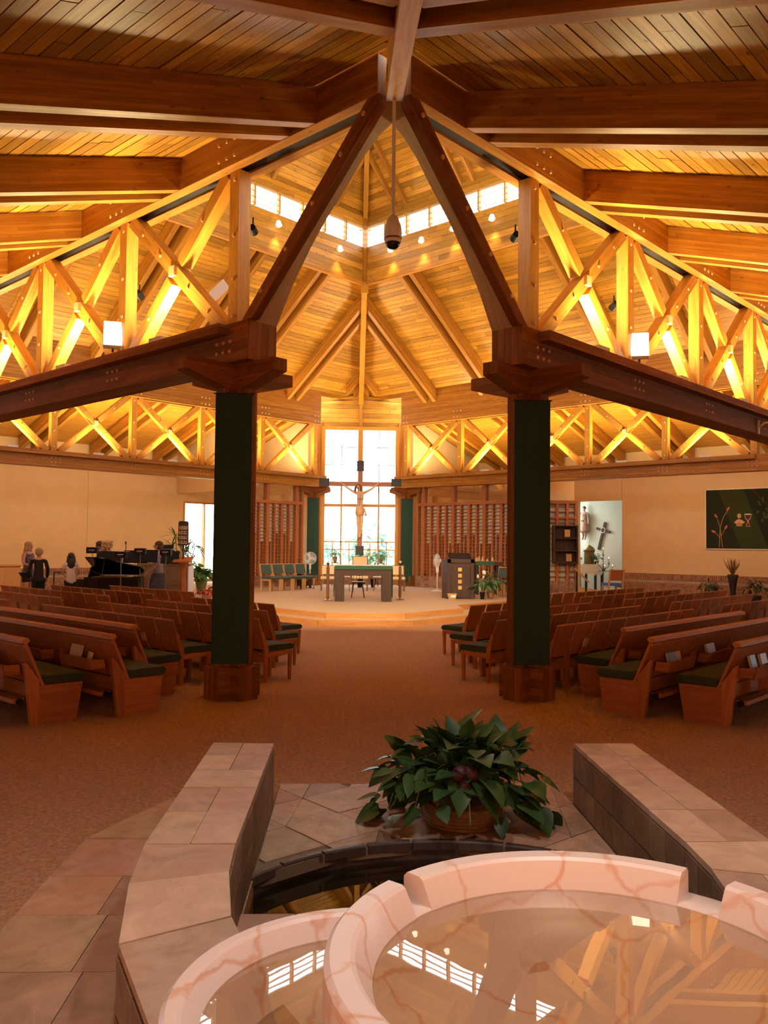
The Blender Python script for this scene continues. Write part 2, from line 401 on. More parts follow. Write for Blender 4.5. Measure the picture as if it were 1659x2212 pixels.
# ---- trusses
def brace_poly(m, sd, a, b, w, d0, d1):
    a, b = Vector(a), Vector(b); t = (b - a).normalized(); n = Vector((-t.y, t.x)) * w / 2
    pts = [a - n, b - n, b + n, a + n]
    m.hexa([P(sd, q.x, d0, q.y) for q in pts] + [P(sd, q.x, d1, q.y) for q in pts])
def disc(m, sd, s, z, d, r=.028, sign=1):
    c = P(sd, s, d, z); o, u, n = SIDE[sd]; k = len(m.v)
    for ring, rr, off in ((0, r, 0), (1, r * .8, .014)):
        for i in range(8):
            a = 2 * PI * i / 8; m.v.append(c + u * (rr * math.cos(a)) + Vector((0, 0, rr * math.sin(a))) + n * off * sign)
    for i in range(8):
        j = (i + 1) % 8; m._face([k + i, k + j, k + 8 + j, k + 8 + i], [(0, 0)] * 4)
    m._face([k + 8 + i for i in range(8)], [(0, 0)] * 8)
TR_LABEL = {'FL': 'long timber X-braced roof truss left of the hanging camera, nearest on that side', 'FR': 'long timber X-braced roof truss right of the hanging camera, nearest on that side',
            'BL': 'far timber X-braced roof truss left of the altar window', 'BR': 'far timber X-braced roof truss right of the altar window'}
def truss(sd):
    front = sd[0] == 'F'; vis = 1 if front else -1      # face that looks at the camera
    t = thing('roof_truss', TR_LABEL[sd], 'truss', P(sd, SS / 2, 0, HB0), group='roof trusses')
    m = M()
    sa = .02 if front else CC - .12
    for d0, d1 in ((-.2, -.07), (.07, .2)): sbox(m, sd, sa, SS - .02, d0, d1, HT0, HT1)
    tc = m.build('top_chord', MT['glulam'], t)
    m = M(); sbox(m, sd, sa + .28, SS - .3, -.068, .068, HT0 + .03, HT1 - .02); m.build('steel_channel', MT['steel'], t)
    s0, s1 = CC - .43, SS - CC + .43
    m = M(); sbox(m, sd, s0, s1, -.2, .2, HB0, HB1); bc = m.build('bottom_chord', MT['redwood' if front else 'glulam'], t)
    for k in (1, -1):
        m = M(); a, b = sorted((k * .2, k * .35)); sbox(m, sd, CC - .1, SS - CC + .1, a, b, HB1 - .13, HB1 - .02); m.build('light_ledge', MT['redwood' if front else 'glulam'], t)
    for s in POSTS:
        if front and s > 13: continue
        m = M(); sbox(m, sd, s - .085, s + .085, -.085, .085, HB1, HT0)
        po = m.build('post', MT['truss'], t)
        m = M()
        for z in (HB1 + .12, HB1 + .55, HB1 + 1.05, HT0 - .1): disc(m, sd, s, z, vis * .085, .024, vis)
        tag(m.build('bolts', MT['bolt'], po), kind='stuff')
    for i in range(5):
        if front and i > 3: continue
        a, b = POSTS[i], POSTS[i + 1]; g = .17
        m = M(); brace_poly(m, sd, (a + g, HB1), (b - g, HT0), .16, -.08, .08); b1 = m.build('brace', MT['truss'], t)
        m = M()
        for f in (.15, .35, .65, .85): disc(m, sd, a + g + (b - a - 2 * g) * f, HB1 + (HT0 - HB1) * f, vis * .08, .022, vis)
        tag(m.build('bolts', MT['bolt'], b1), kind='stuff')
        for f0, f1 in ((0, .45), (.55, 1)):
            pa = Vector((b - g, HB1)); pb = Vector((a + g, HT0)); m = M(); brace_poly(m, sd, pa.lerp(pb, f0), pa.lerp(pb, f1), .155, -.075, .075); b2 = m.build('brace', MT['truss'], t)
            m = M(); qq = pa.lerp(pb, (f0 + f1) / 2); disc(m, sd, qq.x, qq.y, vis * .075, .022, vis); m.build('bolts', MT['bolt'], b2)
        m = M(); c = P(sd, (a + b) / 2, 0, (HB1 + HT0) / 2); o, u, n = SIDE[sd]; rot = Matrix((u, n, Vector((0, 0, 1)))).transposed()
        m.box(c, (.12, .24, .12), rot=rot); m.build('crossing_block', MT['bolt'], t)
    for i in range(5):
        s_ = (POSTS[i] + POSTS[i + 1]) / 2
        for k in (-.27, .27):
            m = M(); sbox(m, sd, s_ - .13, s_ + .13, k - .06, k + .06, HB1 - .02, HB1 + .035); m.build('uplight_housing', MT['white'], t)
    # bolts on the chords
    m = M()
    for i, s in enumerate(POSTS):
        for ds in (-.12, 0, .12):
            for z in (HB0 + .12, HB1 - .20): disc(m, sd, s + ds, z, vis * .2, .022, vis)
            for z in (HT0 + .1, HT1 - .1): disc(m, sd, s + ds * 1.2, z, vis * .2, .024, vis)
    tag(m.build('chord_bolts', MT['bolt'], t), kind='stuff')
    if front:
        arc = [(2.06, 3.71), (2.03, 3.94), (1.88, 4.17), (1.65, 4.53), (1.36, 4.89), (1.11, 5.15), (.81, 5.42), (.58, 5.64), (.36, 5.79), (.02, HT0)]
        out = [(.02, HT0 + .01), (.22, HT0), (.55, 5.72), (1.0, 5.28), (1.5, 4.8), (2.04, 4.28), (2.25, 4.1), (2.3, 3.71)]
        m = M()
        for i in range(len(arc) - 1):    # laminated arch in short blocks
            pass
        m.prism([P(sd, s, -.2, z) for s, z in arc + [(.02, HT0 + .02), (.3, HT0), (1.0, 5.34), (2.0, 4.36), (2.25, 4.1), (2.28, 3.71)]], SIDE[sd][2] * .27)
        m.build('arched_brace', MT['soffit'], t)
        m = M(); m.prism([P(sd, s, .10, z) for s, z in ((1.84, HB1 + .0), (.0, 5.83), (.0, HT0), (.15, HT0), (2.02, HB1))], SIDE[sd][2] * .10)
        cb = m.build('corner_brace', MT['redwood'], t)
        m = M()
        for s_, z_ in ((1.7, 4.4), (1.3, 4.75), (.9, 5.12), (.5, 5.5), (.2, 5.8)): disc(m, sd, s_, z_, .2, .026, 1)
        tag(m.build('bolts', MT['bolt'], cb), kind='stuff')
        m = M(); sbox(m, sd, s0 + .16, s0 + .3, -.19, .03, HB0, HB1); m.build('arch_seat', MT['redwood'], t)
    return t
for sd in SIDE: truss(sd)
# corner key block under the two front chords
# ---- timber columns
def column(name, label, cx, cy, z0, banner_label, bz0, bz1):
    c = Vector((cx, cy, 0)); t = thing('timber_column', label, 'column', (cx, cy, z0), group='timber columns')
    R = [PI / 4, 3 * PI / 4]
    m = M()
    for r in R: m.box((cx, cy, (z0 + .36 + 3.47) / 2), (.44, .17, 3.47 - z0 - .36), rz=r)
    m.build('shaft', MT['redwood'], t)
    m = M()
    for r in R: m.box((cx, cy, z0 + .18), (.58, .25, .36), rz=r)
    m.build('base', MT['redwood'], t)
    for k in range(4):
        r = PI / 4 + k * PI / 2; dx = Vector((math.cos(r), math.sin(r), 0)); nx = Vector((-dx.y, dx.x, 0))
        prof = [(.05, HB0 - .005), (.74, HB0 - .005), (.74, HB0 - .14), (.20, 3.42), (.05, 3.42)]
        M().prism([c + dx * a - nx * .095 + Vector((0, 0, z)) for a, z in prof], nx * .19).build('bracket', MT['redwood'], t)
    # banner: gently waved cloth
    b = M(); nx_, nz_ = 12, 10; w = .40; yb_ = cy - .245; n0 = len(b.v)
    for side in (0, 1):
        for j in range(nz_ + 1):
            for i in range(nx_ + 1):
                x = cx - w / 2 + w * i / nx_; z = bz0 + (bz1 - bz0) * j / nz_
                y = yb_ + .008 * math.sin(i * 1.3 + j * .25) * (1.2 - j / nz_) + (.006 if side else 0)
                b.v.append(Vector((x, y, z)))
    W = nx_ + 1; S_ = W * (nz_ + 1)
    for side in (0, 1):
        for j in range(nz_):
            for i in range(nx_):
                q = [side * S_ + j * W + i, side * S_ + j * W + i + 1, side * S_ + (j + 1) * W + i + 1, side * S_ + (j + 1) * W + i]
                b._face(q if side == 0 else q[::-1], [(i / nx_, j / nz_)] * 4)
    for j in range(nz_):
        for i in (0, nx_):
            q = [j * W + i, (j + 1) * W + i, S_ + (j + 1) * W + i, S_ + j * W + i]; b._face(q if i == 0 else q[::-1], [(0, 0)] * 4)
    bn = thing('cloth_banner', banner_label, 'banner', (cx, yb_, bz0), group='green banners')
    b.build('cloth', MT['banner'], bn, smooth=True)
    M().tube([(cx - w / 2 - .02, yb_ + .003, bz1 + .004), (cx + w / 2 + .02, yb_ + .003, bz1 + .004)], .008).build('rod', MT['steel'], bn)
MT['banner'] = plain('green_felt', (.019, .056, .034), .9, var=.08, nscale=120, bump=.05)
cxx = CC / R2; cyf = YF + cxx; cyb = YB - cxx
column('c', 'near square timber column left of the centre aisle', -cxx, cyf, 0, 'long dark green banner on the near column left of the aisle', .40, 3.35)
column('c', 'near square timber column right of the centre aisle', cxx, cyf, 0, 'long dark green banner on the near column right of the aisle', .40, 3.33)
column('c', 'far timber column left of the altar window', -cxx, cyb, zp, 'far green banner left of the altar window beside the white fan', .36, 3.30)
column('c', 'far timber column right of the altar window', cxx, cyb, zp, 'far green banner right of the altar window', .36, 3.30)
# ---- lantern walls
def lantern(sd):
    front = sd[0] == 'F'; s0, s1 = -LD, SS + LD
    t = tag(bpy.data.objects.new('wall_lantern', None), kind='structure'); COL.objects.link(t); t.location = P(sd, SS / 2, LD, LZ0)
    m = M(); sbox(m, sd, s0 - .3, s1 + .3, LD + .03, LD + .12, LZ0, LW0); sbox(m, sd, s0 - .3, s1 + .3, LD + .03, LD + .12, LW1, LZ1 + .15); m.build('backing', MT['sheet'], t)
    if not front:
        for za, zb_, n in ((LZ0 + .0, LW0, 6), (LW1, LZ1, 3)):
            h = (zb_ - za) / n
            for i in range(n):
                s = s0 + .02; rr = random.Random(i * 7 + int(za))
                while s < s1 - .1:
                    e = min(s1 - .02, s + rr.uniform(2.2, 3.6)); m = M(); sbox(m, sd, s, e - .004, LD - .005, LD + .03, za + i * h + .003, za + (i + 1) * h - .003); m.build('plank', MT['deck'], t); s = e
        m = M(); sbox(m, sd, s0, s1, LD - .09, LD + .03, LZ0 - .12, LZ0 + .0); m.build('sill_beam', MT['glulam'], t)
        n = int(round((s1 - s0) / .9)); st = (s1 - s0) / n
        for i in range(n + 1):
            m = M(); s = s0 + i * st; sbox(m, sd, s - .025, s + .025, LD - .06, LD + .05, LW0, LW1); m.build('mullion', MT['truss'], t)
        for i in range(n):
            m = M(); a = s0 + i * st + .03; b = a + st - .06; sbox(m, sd, a, b, LD + .06, LD + .07, LW0, LW1); m.build('pane', MT['glass'], t)
            for k in range(4):      # louvre blades, tilted
                z = LW0 + .08 + k * (LW1 - LW0) / 4; q = [P(sd, a, LD - .06, z - .03), P(sd, b, LD - .06, z - .03), P(sd, b, LD + .05, z + .012), P(sd, a, LD + .05, z + .012)]
                M().hexa(q + [x + Vector((0, 0, .016)) for x in q]).build('louvre', MT['louvre'], t)
    else:
        m = M(); sbox(m, sd, s0, s1, LD + .06, LD + .07, LW0, LW1); m.build('pane', MT['glass'], t)
MT['louvre'] = plain('pale_wood_louvre', (.62, .42, .22), .5, var=.1)
for sd in SIDE: lantern(sd)
# lantern corner post, far corner
M().box((0, yb(LD) - .06, (LZ0 + LZ1) / 2), (.12, .12, LZ1 - LZ0 + .3), rz=PI / 4).build('corner_post', MT['glulam'], [o for o in COL.objects if o.name.startswith('wall_lantern')][2])
M().box((0, yb(LD) - .10, LZ0 - .22), (.16, .16, .3), rz=PI / 4).build('corner_seat', MT['truss'], [o for o in COL.objects if o.name.startswith('wall_lantern')][2])
# ---- outer walls
# ================================================================ walls, screens, window wall, platform
MT['brick'] = plain('brown_brick', (.33, .17, .095), .85, var=.35, nscale=9, bump=.1)
MT['mortar'] = plain('mortar', (.40, .30, .22), .9)
MT['niche'] = plain('niche_plaster', (.60, .60, .50), .85, var=.03, nscale=3)
MT['lattice'] = wood('screen_fir', (.46, .17, .055), (.32, .10, .032), lam=0, knots=.2, rnd=.08)
MT['dark'] = wood('dark_walnut', (.085, .045, .028), (.05, .026, .017), lam=0, knots=.1, rnd=0, rough=.55)
MT['oak'] = wood('honey_oak', (.60, .29, .09), (.47, .20, .055), lam=0, knots=.1, rnd=.05)
def srow(m, sd, s0, s1, d0, d1, z0, z1, w, h, gap=.012, off=0.0):
    k = int((z1 - z0) / h)
    for j in range(k):
        s = s0 - (w / 2 if j % 2 else 0)
        while s < s1:
            a, b = max(s, s0), min(s + w - gap, s1)
            if b - a > .03: sbox(m, sd, a, b, d0, d1, z0 + j * h, z0 + j * h + h - gap)
            s += w
def outer_wall(name, sd, segs, bricks):
    """segs: (s0,s1,z0,z1) plaster pieces at offset WD; z1=None follows the roof"""
    t = tag(bpy.data.objects.new(name, None), kind='structure'); COL.objects.link(t); t.location = P(sd, 9, WD, 0)
    for s0, s1, z0, z1 in segs:
        zt = z1 if z1 is not None else z_out(WD) + .02
        m = M(); sbox(m, sd, s0, s1, WD, WD + .2, z0, zt); m.build('plaster_panel', MT['beige'], t)
    for s0, s1 in bricks:
        m = M(); sbox(m, sd, s0, s1, WD - .075, WD, 0, .82); m.build('mortar_bed', MT['mortar'], t)
        m = M(); srow(m, sd, s0, s1, WD - .09, WD - .03, 0, .61, .21, .068); m2 = m
        s = s0
        while s < s1 - .06: sbox(m, sd, s, s + .058, WD - .10, WD - .03, .625, .825); s += .068
        tag(m.build('bricks', MT['brick'], t), kind='stuff')
    return t
SEAM_L, SEAM_R = 8.6, 8.43
wl = outer_wall('wall_left', 'BL', [(8.605, 21.5, 0, None), (4.85, 8.595, 0, None), (3.0, 4.85, 3.2, None), (3.0, 4.85, 0, .3), (2.2, 3.0, 0, None)], [(4.95, 11.05), (11.8, 21)])
wr = outer_wall('wall_right', 'BR', [(8.435, 21.5, 0, None), (6.72, 8.425, 3.31, None), (2.2, 6.72, 0, None)], [(8.45, 21)])
# window in the left wing, placed and widened to make the bright wall patch
t = tag(bpy.data.objects.new('window_2', None), kind='structure'); COL.objects.link(t); t.location = P('BL', 3.8, WD, .5)
for a, b, c, d in ((3.0, 3.06, .3, 3.2), (4.79, 4.85, .3, 3.2), (3.90, 3.94, .36, 3.14), (3.06, 4.79, .3, .36), (3.06, 4.79, 3.14, 3.2)):
    m = M(); sbox(m, 'BL', a, b, WD - .03, WD + .12, c, d); m.build('frame', MT['truss'], t)
for a, b in ((3.06, 3.90), (3.94, 4.79)):
    for c, d in ((.36, 3.14),):
        m = M(); sbox(m, 'BL', a, b, WD + .04, WD + .05, c, d); m.build('pane', MT['glass'], t)
# wing walls running out from the far columns, and the bulkhead above the left wing
for sd, nm in (('BL', 'wall_wing_left'), ('BR', 'wall_wing_right')):
    m = M(); s = 2.36; a, b = .3, WD
    m.hexa([P(sd, s, a, 0), P(sd, s - .15, a, 0), P(sd, s - .15, b, 0), P(sd, s, b, 0), P(sd, s, a, z_out(a)), P(sd, s - .15, a, z_out(a)), P(sd, s - .15, b, z_out(b)), P(sd, s, b, z_out(b))])
    tag(m.build(nm, MT['beige']), kind='structure')
m = M(); s = 5.15; a, b = 1.0, WD
m.hexa([P('BL', s, a, 3.5), P('BL', s - .12, a, 3.5), P('BL', s - .12, b, 3.5), P('BL', s, b, 3.5), P('BL', s, a, z_out(a)), P('BL', s - .12, a, z_out(a)), P('BL', s - .12, b, z_out(b)), P('BL', s, b, z_out(b))])
tag(m.build('wall_bulkhead', MT['beige']), kind='structure')
# niche behind the right wall
t = tag(bpy.data.objects.new('wall_niche', None), kind='structure'); COL.objects.link(t); t.location = P('BR', 7.5, 6, 0)
m = M(); sbox(m, 'BR', 5.0, 8.7, 6.15, 6.3, 0, 3.7); m.build('back_panel', MT['niche'], t)
m = M(); sbox(m, 'BR', 8.44, 8.6, WD + .2, 6.15, 0, 3.7); m.build('side_panel', MT['niche'], t)
m = M(); sbox(m, 'BR', 5.0, 5.15, WD + .2, 6.15, 0, 3.7); m.build('side_panel', MT['niche'], t)
m = M(); sbox(m, 'BR', 5.0, 8.7, WD + .2, 6.3, 3.7, 3.8); m.build('soffit_panel', MT['niche'], t)
MT['warm_tint_glass'] = glass('warm_tint_glass', (.88, .56, .38), .06)  # bronze tint added to warm the entry daylight on the foreground
# front walls behind the camera, glazed
for sd, nm in (('FL', 'wall_entry_left'), ('FR', 'wall_entry_right')):
    t = tag(bpy.data.objects.new(nm, None), kind='structure'); COL.objects.link(t); t.location = P(sd, 0, 9, 0)
    m = M(); sbox(m, sd, -9, 24, 9, 9.2, 0, .5); m.build('lower_panel', MT['beige'], t)
    m = M(); sbox(m, sd, -9, 24, 9, 9.2, 2.9, z_out(9) + .05); m.build('upper_panel', MT['beige'], t)
    m = M(); sbox(m, sd, -4.35, 24, 9, 9.2, .5, 2.9); m.build('plaster_panel', MT['beige'], t)
    for k in range(4):
        m = M(); s = -9 + k * 1.55; sbox(m, sd, s - .06, s + .06, 9, 9.15, .5, 2.9); m.build('mullion', MT['truss'], t)
        if k < 3: m = M(); sbox(m, sd, s + .06, s + 1.49, 9.06, 9.07, .5, 2.9); m.build('pane', MT['warm_tint_glass'], t)
# ---- lattice screens under the far trusses
def lattice(sd, bays, nm, s_open):
    t = tag(bpy.data.objects.new(nm, None), kind='structure'); COL.objects.link(t); t.location = P(sd, bays[0], 0, zp)
    s0, s1 = bays[0], bays[-1]
    m = M(); sbox(m, sd, s0 - .3, s1, -.10, .12, zp, .60); m.build('mortar_bed', MT['mortar'], t)
    m = M(); srow(m, sd, s0 - .3, s1, -.115, -.02, zp, .44, .21, .066)
    s = s0 - .3
    while s < s1 - .06: sbox(m, sd, s, s + .058, -.12, -.02, .445, .62); s += .068
    tag(m.build('bricks', MT['brick'], t), kind='stuff')
    m = M(); sbox(m, sd, s0 - .3, s1, -.09, .09, 3.05, 3.15); m.build('rail', MT['lattice'], t)
    m = M(); sbox(m, sd, s0 - .3, s1, .075, .095, .62, 3.05); m.build('back_panel', MT['glassblock'], t)
    for i, s in enumerate(bays):
        m = M(); sbox(m, sd, s - .06, s + .06, -.08, .10, .62, HB0); m.build('stud', MT['lattice'], t)
    m = M(); sbox(m, sd, s0 - .3, s0 - .22, -.07, .09, .62, HB0); m.build('stud', MT['lattice'], t)
    cells = [s0 - .3] + list(bays)
    for a, b in zip(cells[:-1], cells[1:]):
        L = b - a
        if L < .5: subs = [a + .03, b - .06]
        else: subs = [a + .06, b - .06]
        m = M(); sbox(m, sd, a + .05, b - .05, .0, .012, 3.16, HB0 - .02); m.build('glass_panel', MT['screen_glass'], t)
        for z in [.72 + .1155 * k for k in range(20)]:
            m = M(); sbox(m, sd, a + .02, b - .06, -.045, .07, z, z + .018); m.build('slat', MT['lattice'], t)
        if L > .5:
            for f, w_ in ((.25, .055), (.485, .05), (.525, .05), (.75, .055)):
                m = M(); s = a + L * f; sbox(m, sd, s - w_ / 2, s + w_ / 2, -.065, .07, .62, 3.05); m.build('stile', MT['lattice'], t)
            for f in (.125, .37, .63, .875):
                m = M(); s = a + L * f; zt = 1.75 if f in (.125, .875) else 2.05; sbox(m, sd, s - .012, s + .012, -.045, .07, .62, zt); m.build('thin_stile', MT['lattice'], t)
MT['glassblock'] = plain('pale_stone_glass', (.74, .68, .54), .35, var=.22, nscale=18, bump=.2)
lattice('BR', [3.17, 4.47, 5.77, 7.07], 'wall_screen_right', 0)
lattice('BL', [3.17, 4.47, 5.77], 'wall_screen_left', 0)
# frontal screen bay on the right with brick base
t = tag(bpy.data.objects.new('wall_screen_end', None), kind='structure'); COL.objects.link(t); t.location = (6.2, 26.05, zp)
M().box((6.05, 26.1, (zp + .6) / 2 + .0), (1.42, .2, .6 - zp)).build('mortar_bed', MT['mortar'], t)
m = M()
for j in range(3):
    x = 5.34 - (.105 if j % 2 else 0)
    while x < 6.76:
        a, b = max(x, 5.34), min(x + .198, 6.76); m.box(((a + b) / 2, 26.02, zp + .03 + j * .066), (b - a, .09, .054)); x += .21
x = 5.34
while x < 6.74: m.box((x + .029, 26.02, .525), (.058, .10, .175)); x += .068
tag(m.build('bricks', MT['brick'], t), kind='stuff')
M().box((6.06, 26.05, 3.09), (1.46, .18, .10)).build('rail', MT['lattice'], t)
M().box((6.06, 26.13, 1.83), (1.4, .02, 2.42)).build('back_panel', MT['glassblock'], t)
for x in (5.42, 5.83, 6.15, 6.47, 6.75): M().box((x, 26.05, 1.83), (.085, .16, 2.44)).build('stile', MT['lattice'], t)
for k in range(14): M().box((6.06, 26.08, .75 + k * .17), (1.4, .14, .02)).build('slat', MT['lattice'], t)
M().box((6.06, 26.05, 2.6), (1.4, .15, .06)).build('rail', MT['lattice'], t)
# plaster panel above it up to the chord
M().box((6.02, 26.35, 3.45), (1.5, .1, .64)).build('wall_header', MT['beige']); tag(COL.objects['wall_header'], kind='structure')
# ---- altar window
t = tag(bpy.data.objects.new('window_1', None), kind='structure'); COL.objects.link(t); t.location = (0, 30.4, zp)
WY = 30.42
def wbar(x0, x1, z0, z1, dep=.09, mat='truss', nm='muntin'): M().box(((x0 + x1) / 2, WY, (z0 + z1) / 2), (x1 - x0, dep, z1 - z0)).build(nm, MT[mat], t)
wbar(-1.40, -1.28, zp, 5.98, .16, nm='jamb'); wbar(1.28, 1.40, zp, 5.98, .16, nm='jamb'); wbar(-1.28, 1.28, 5.86, 5.98, .16, nm='head')
wbar(-.09, .09, zp, 5.86, .14, nm='mullion')
wbar(-1.28, 1.28, 3.80, 3.97, .12, nm='transom'); wbar(-1.28, 1.28, 3.05, 3.16, .10, nm='transom'); wbar(-1.28, 1.28, 1.76, 1.80, .08, nm='transom'); wbar(-1.28, 1.28, .62, .72, .14, nm='sill')
for x in (-.68, .68):
    wbar(x - .012, x + .012, 3.97, 5.86, .05, 'steel'); wbar(x - .03, x + .03, .72, 3.80, .08)
for z in (5.225, 4.585): wbar(-1.28, 1.28, z - .01, z + .01, .05, 'steel')
wbar(-1.28, 1.28, 1.48, 1.51, .06)
for x in (-.98, -.38, .38, .98): wbar(x - .015, x + .015, .72, 1.76, .06)
for a, b in ((-1.28, -.68), (-.68, -.09), (.09, .68), (.68, 1.28)):
    for c, d in ((.72, 1.76), (1.8, 3.05), (3.16, 3.80), (3.97, 4.585), (4.585, 5.225), (5.225, 5.86)):
        M().box(((a + b) / 2, WY + .03, (c + d) / 2), (b - a - .02, .008, d - c - .01)).build('pane', MT['glass'], t)
# brick below and boards above the window, side returns
t = tag(bpy.data.objects.new('wall_back', None), kind='structure'); COL.objects.link(t); t.location = (0, 30.4, zp)
M().box((0, 30.5, .43), (3.4, .2, .38)).build('mortar_bed', MT['mortar'], t)
m = M()
for j in range(6):
    x = -1.7 - (.105 if j % 2 else 0)
    while x < 1.7: a, b = max(x, -1.7), min(x + .198, 1.7); m.box(((a + b) / 2, 30.4, zp + .03 + j * .066), (b - a, .04, .054)); x += .21
tag(m.build('bricks', MT['brick'], t), kind='stuff')
for sx in (-1, 1):
    M().box((sx * 1.56, 30.5, 3.2), (.32, .14, 5.9)).build('side_board', MT['glulam'], t)
zc = 5.98
while zc < 7.2:
    h = .17
    for sx in (-1, 1):
        q = [(.06, zc), (1.56, zc), (1.56, min(zc + h - .006, 7.0)), (.06, zc + h - .006)]
        q = [p_ for p_ in ((x, min(z, 7.28 - .26 * x)) for x, z in q)]
        if q[2][1] - zc < .01: q = [(.06, zc), ((7.28 - zc) / .26, zc), (.06, min(zc + h - .006, 7.26))]
        M().prism([(sx * x, 30.5, z) for x, z in q], (0, .06, 0)).build('plank', MT['deck'], t)
    zc += h
M().box((0, 30.46, 6.7), (.11, .10, 1.5)).build('centre_batten', MT['truss'], t)
M().box((0, 30.62, 6.55), (3.2, .08, 1.2)).build('backing', MT['sheet'], t)
# ---- sanctuary platform with two oak-edged steps
up = [(-.85, 17.9), (.85, 17.9), (2.28, 19.45), (2.28, 20.45), (8.0, 26.2), (8.0, 33.5), (-8.0, 33.5), (-8.0, 26.2), (-2.28, 20.45), (-2.28, 19.45)]
lo = [(-1.0, 17.5), (1.0, 17.5), (2.62, 19.25), (2.62, 20.6), (-2.62, 20.6), (-2.62, 19.25)]
t = tag(bpy.data.objects.new('floor_platform', None), kind='structure'); COL.objects.link(t); t.location = (0, 22, 0)
M().prism([(x, y, 0) for x, y in up], (0, 0, zp)).build('platform_carpet', MT['carpet2'], t)
M().prism([(x, y, 0) for x, y in lo], (0, 0, .12)).build('step_carpet', MT['carpet2'], t)
for poly, z0, z1, idx in ((up, .12, zp + .003, (9, 0, 1, 2)), (lo, 0, .123, (5, 0, 1)), (up, 0, zp + .003, (3,)), (up, 0, zp + .003, (8, 7)), (lo, 0, .123, (4, 2))):
    for i in idx:
        a, b = Vector((*poly[i], 0)), Vector((*poly[(i + 1) % len(poly)], 0)); d = (b - a).normalized(); n = Vector((d.y, -d.x, 0)) * .02
        M().hexa([a + Vector((0, 0, z0)), b + Vector((0, 0, z0)), b + n + Vector((0, 0, z0)), a + n + Vector((0, 0, z0)), a + Vector((0, 0, z1)), b + Vector((0, 0, z1)), b + n + Vector((0, 0, z1)), a + n + Vector((0, 0, z1))]).build('riser', MT['oak'], t)
# ---- outside: lawn and trees behind the altar window
MT['lawn'] = plain('lawn', (.20, .36, .14), .95, var=.2, nscale=2)
MT['leafout'] = plain('tree_leaves', (.30, .50, .44), .8, var=.3, nscale=1.5)
MT['bark'] = plain('tree_bark', (.12, .08, .05), .9, var=.2)
m = M(); m.box((0, 80, -.45), (40, 70, .3)); tag(m.build('ground_lawn', MT['lawn']), kind='structure')
def leafcloud(m, c, r, n, ls, rnd):
    for _ in range(n):
        while True:
            q = Vector((rnd.uniform(-1, 1), rnd.uniform(-1, 1), rnd.uniform(-1, 1)))
            if q.length < 1: break
        q = q * (.6 + .4 * rnd.random()); p = Vector(c) + Vector((q.x * r[0], q.y * r[1], q.z * r[2]))
        a = Vector((rnd.uniform(-1, 1), rnd.uniform(-1, 1), rnd.uniform(-1, 1))).normalized(); b = a.orthogonal().normalized()
        s = ls * rnd.uniform(.6, 1.3); m.poly([p - a * s, p + b * s * .5, p + a * s, p - b * s * .5])
for i, (x, y, h, r, lab) in enumerate(((-3.2, 60, 2.5, 2.6, 'tree outside seen low through the altar window, left of the cross'), (1.1, 52, 2.9, 2.4, 'tree outside seen through the altar window just right of the cross'), (5.0, 66, 2.4, 2.8, 'tree outside seen through the right edge of the altar window'))):
    rnd = random.Random(i); t = thing('garden_tree', lab, 'tree', (x, y, -.3))
    M().tube([(x, y, -.3), (x + .1, y, h * .5), (x, y, h * .8)], [.18, .13, .05]).build('trunk', MT['bark'], t)
    m = M(); leafcloud(m, (x, y, h * .55), (r, r, h * .5), 1500, .22, rnd); tag(m.build('crown', MT['leafout'], t), kind='stuff')
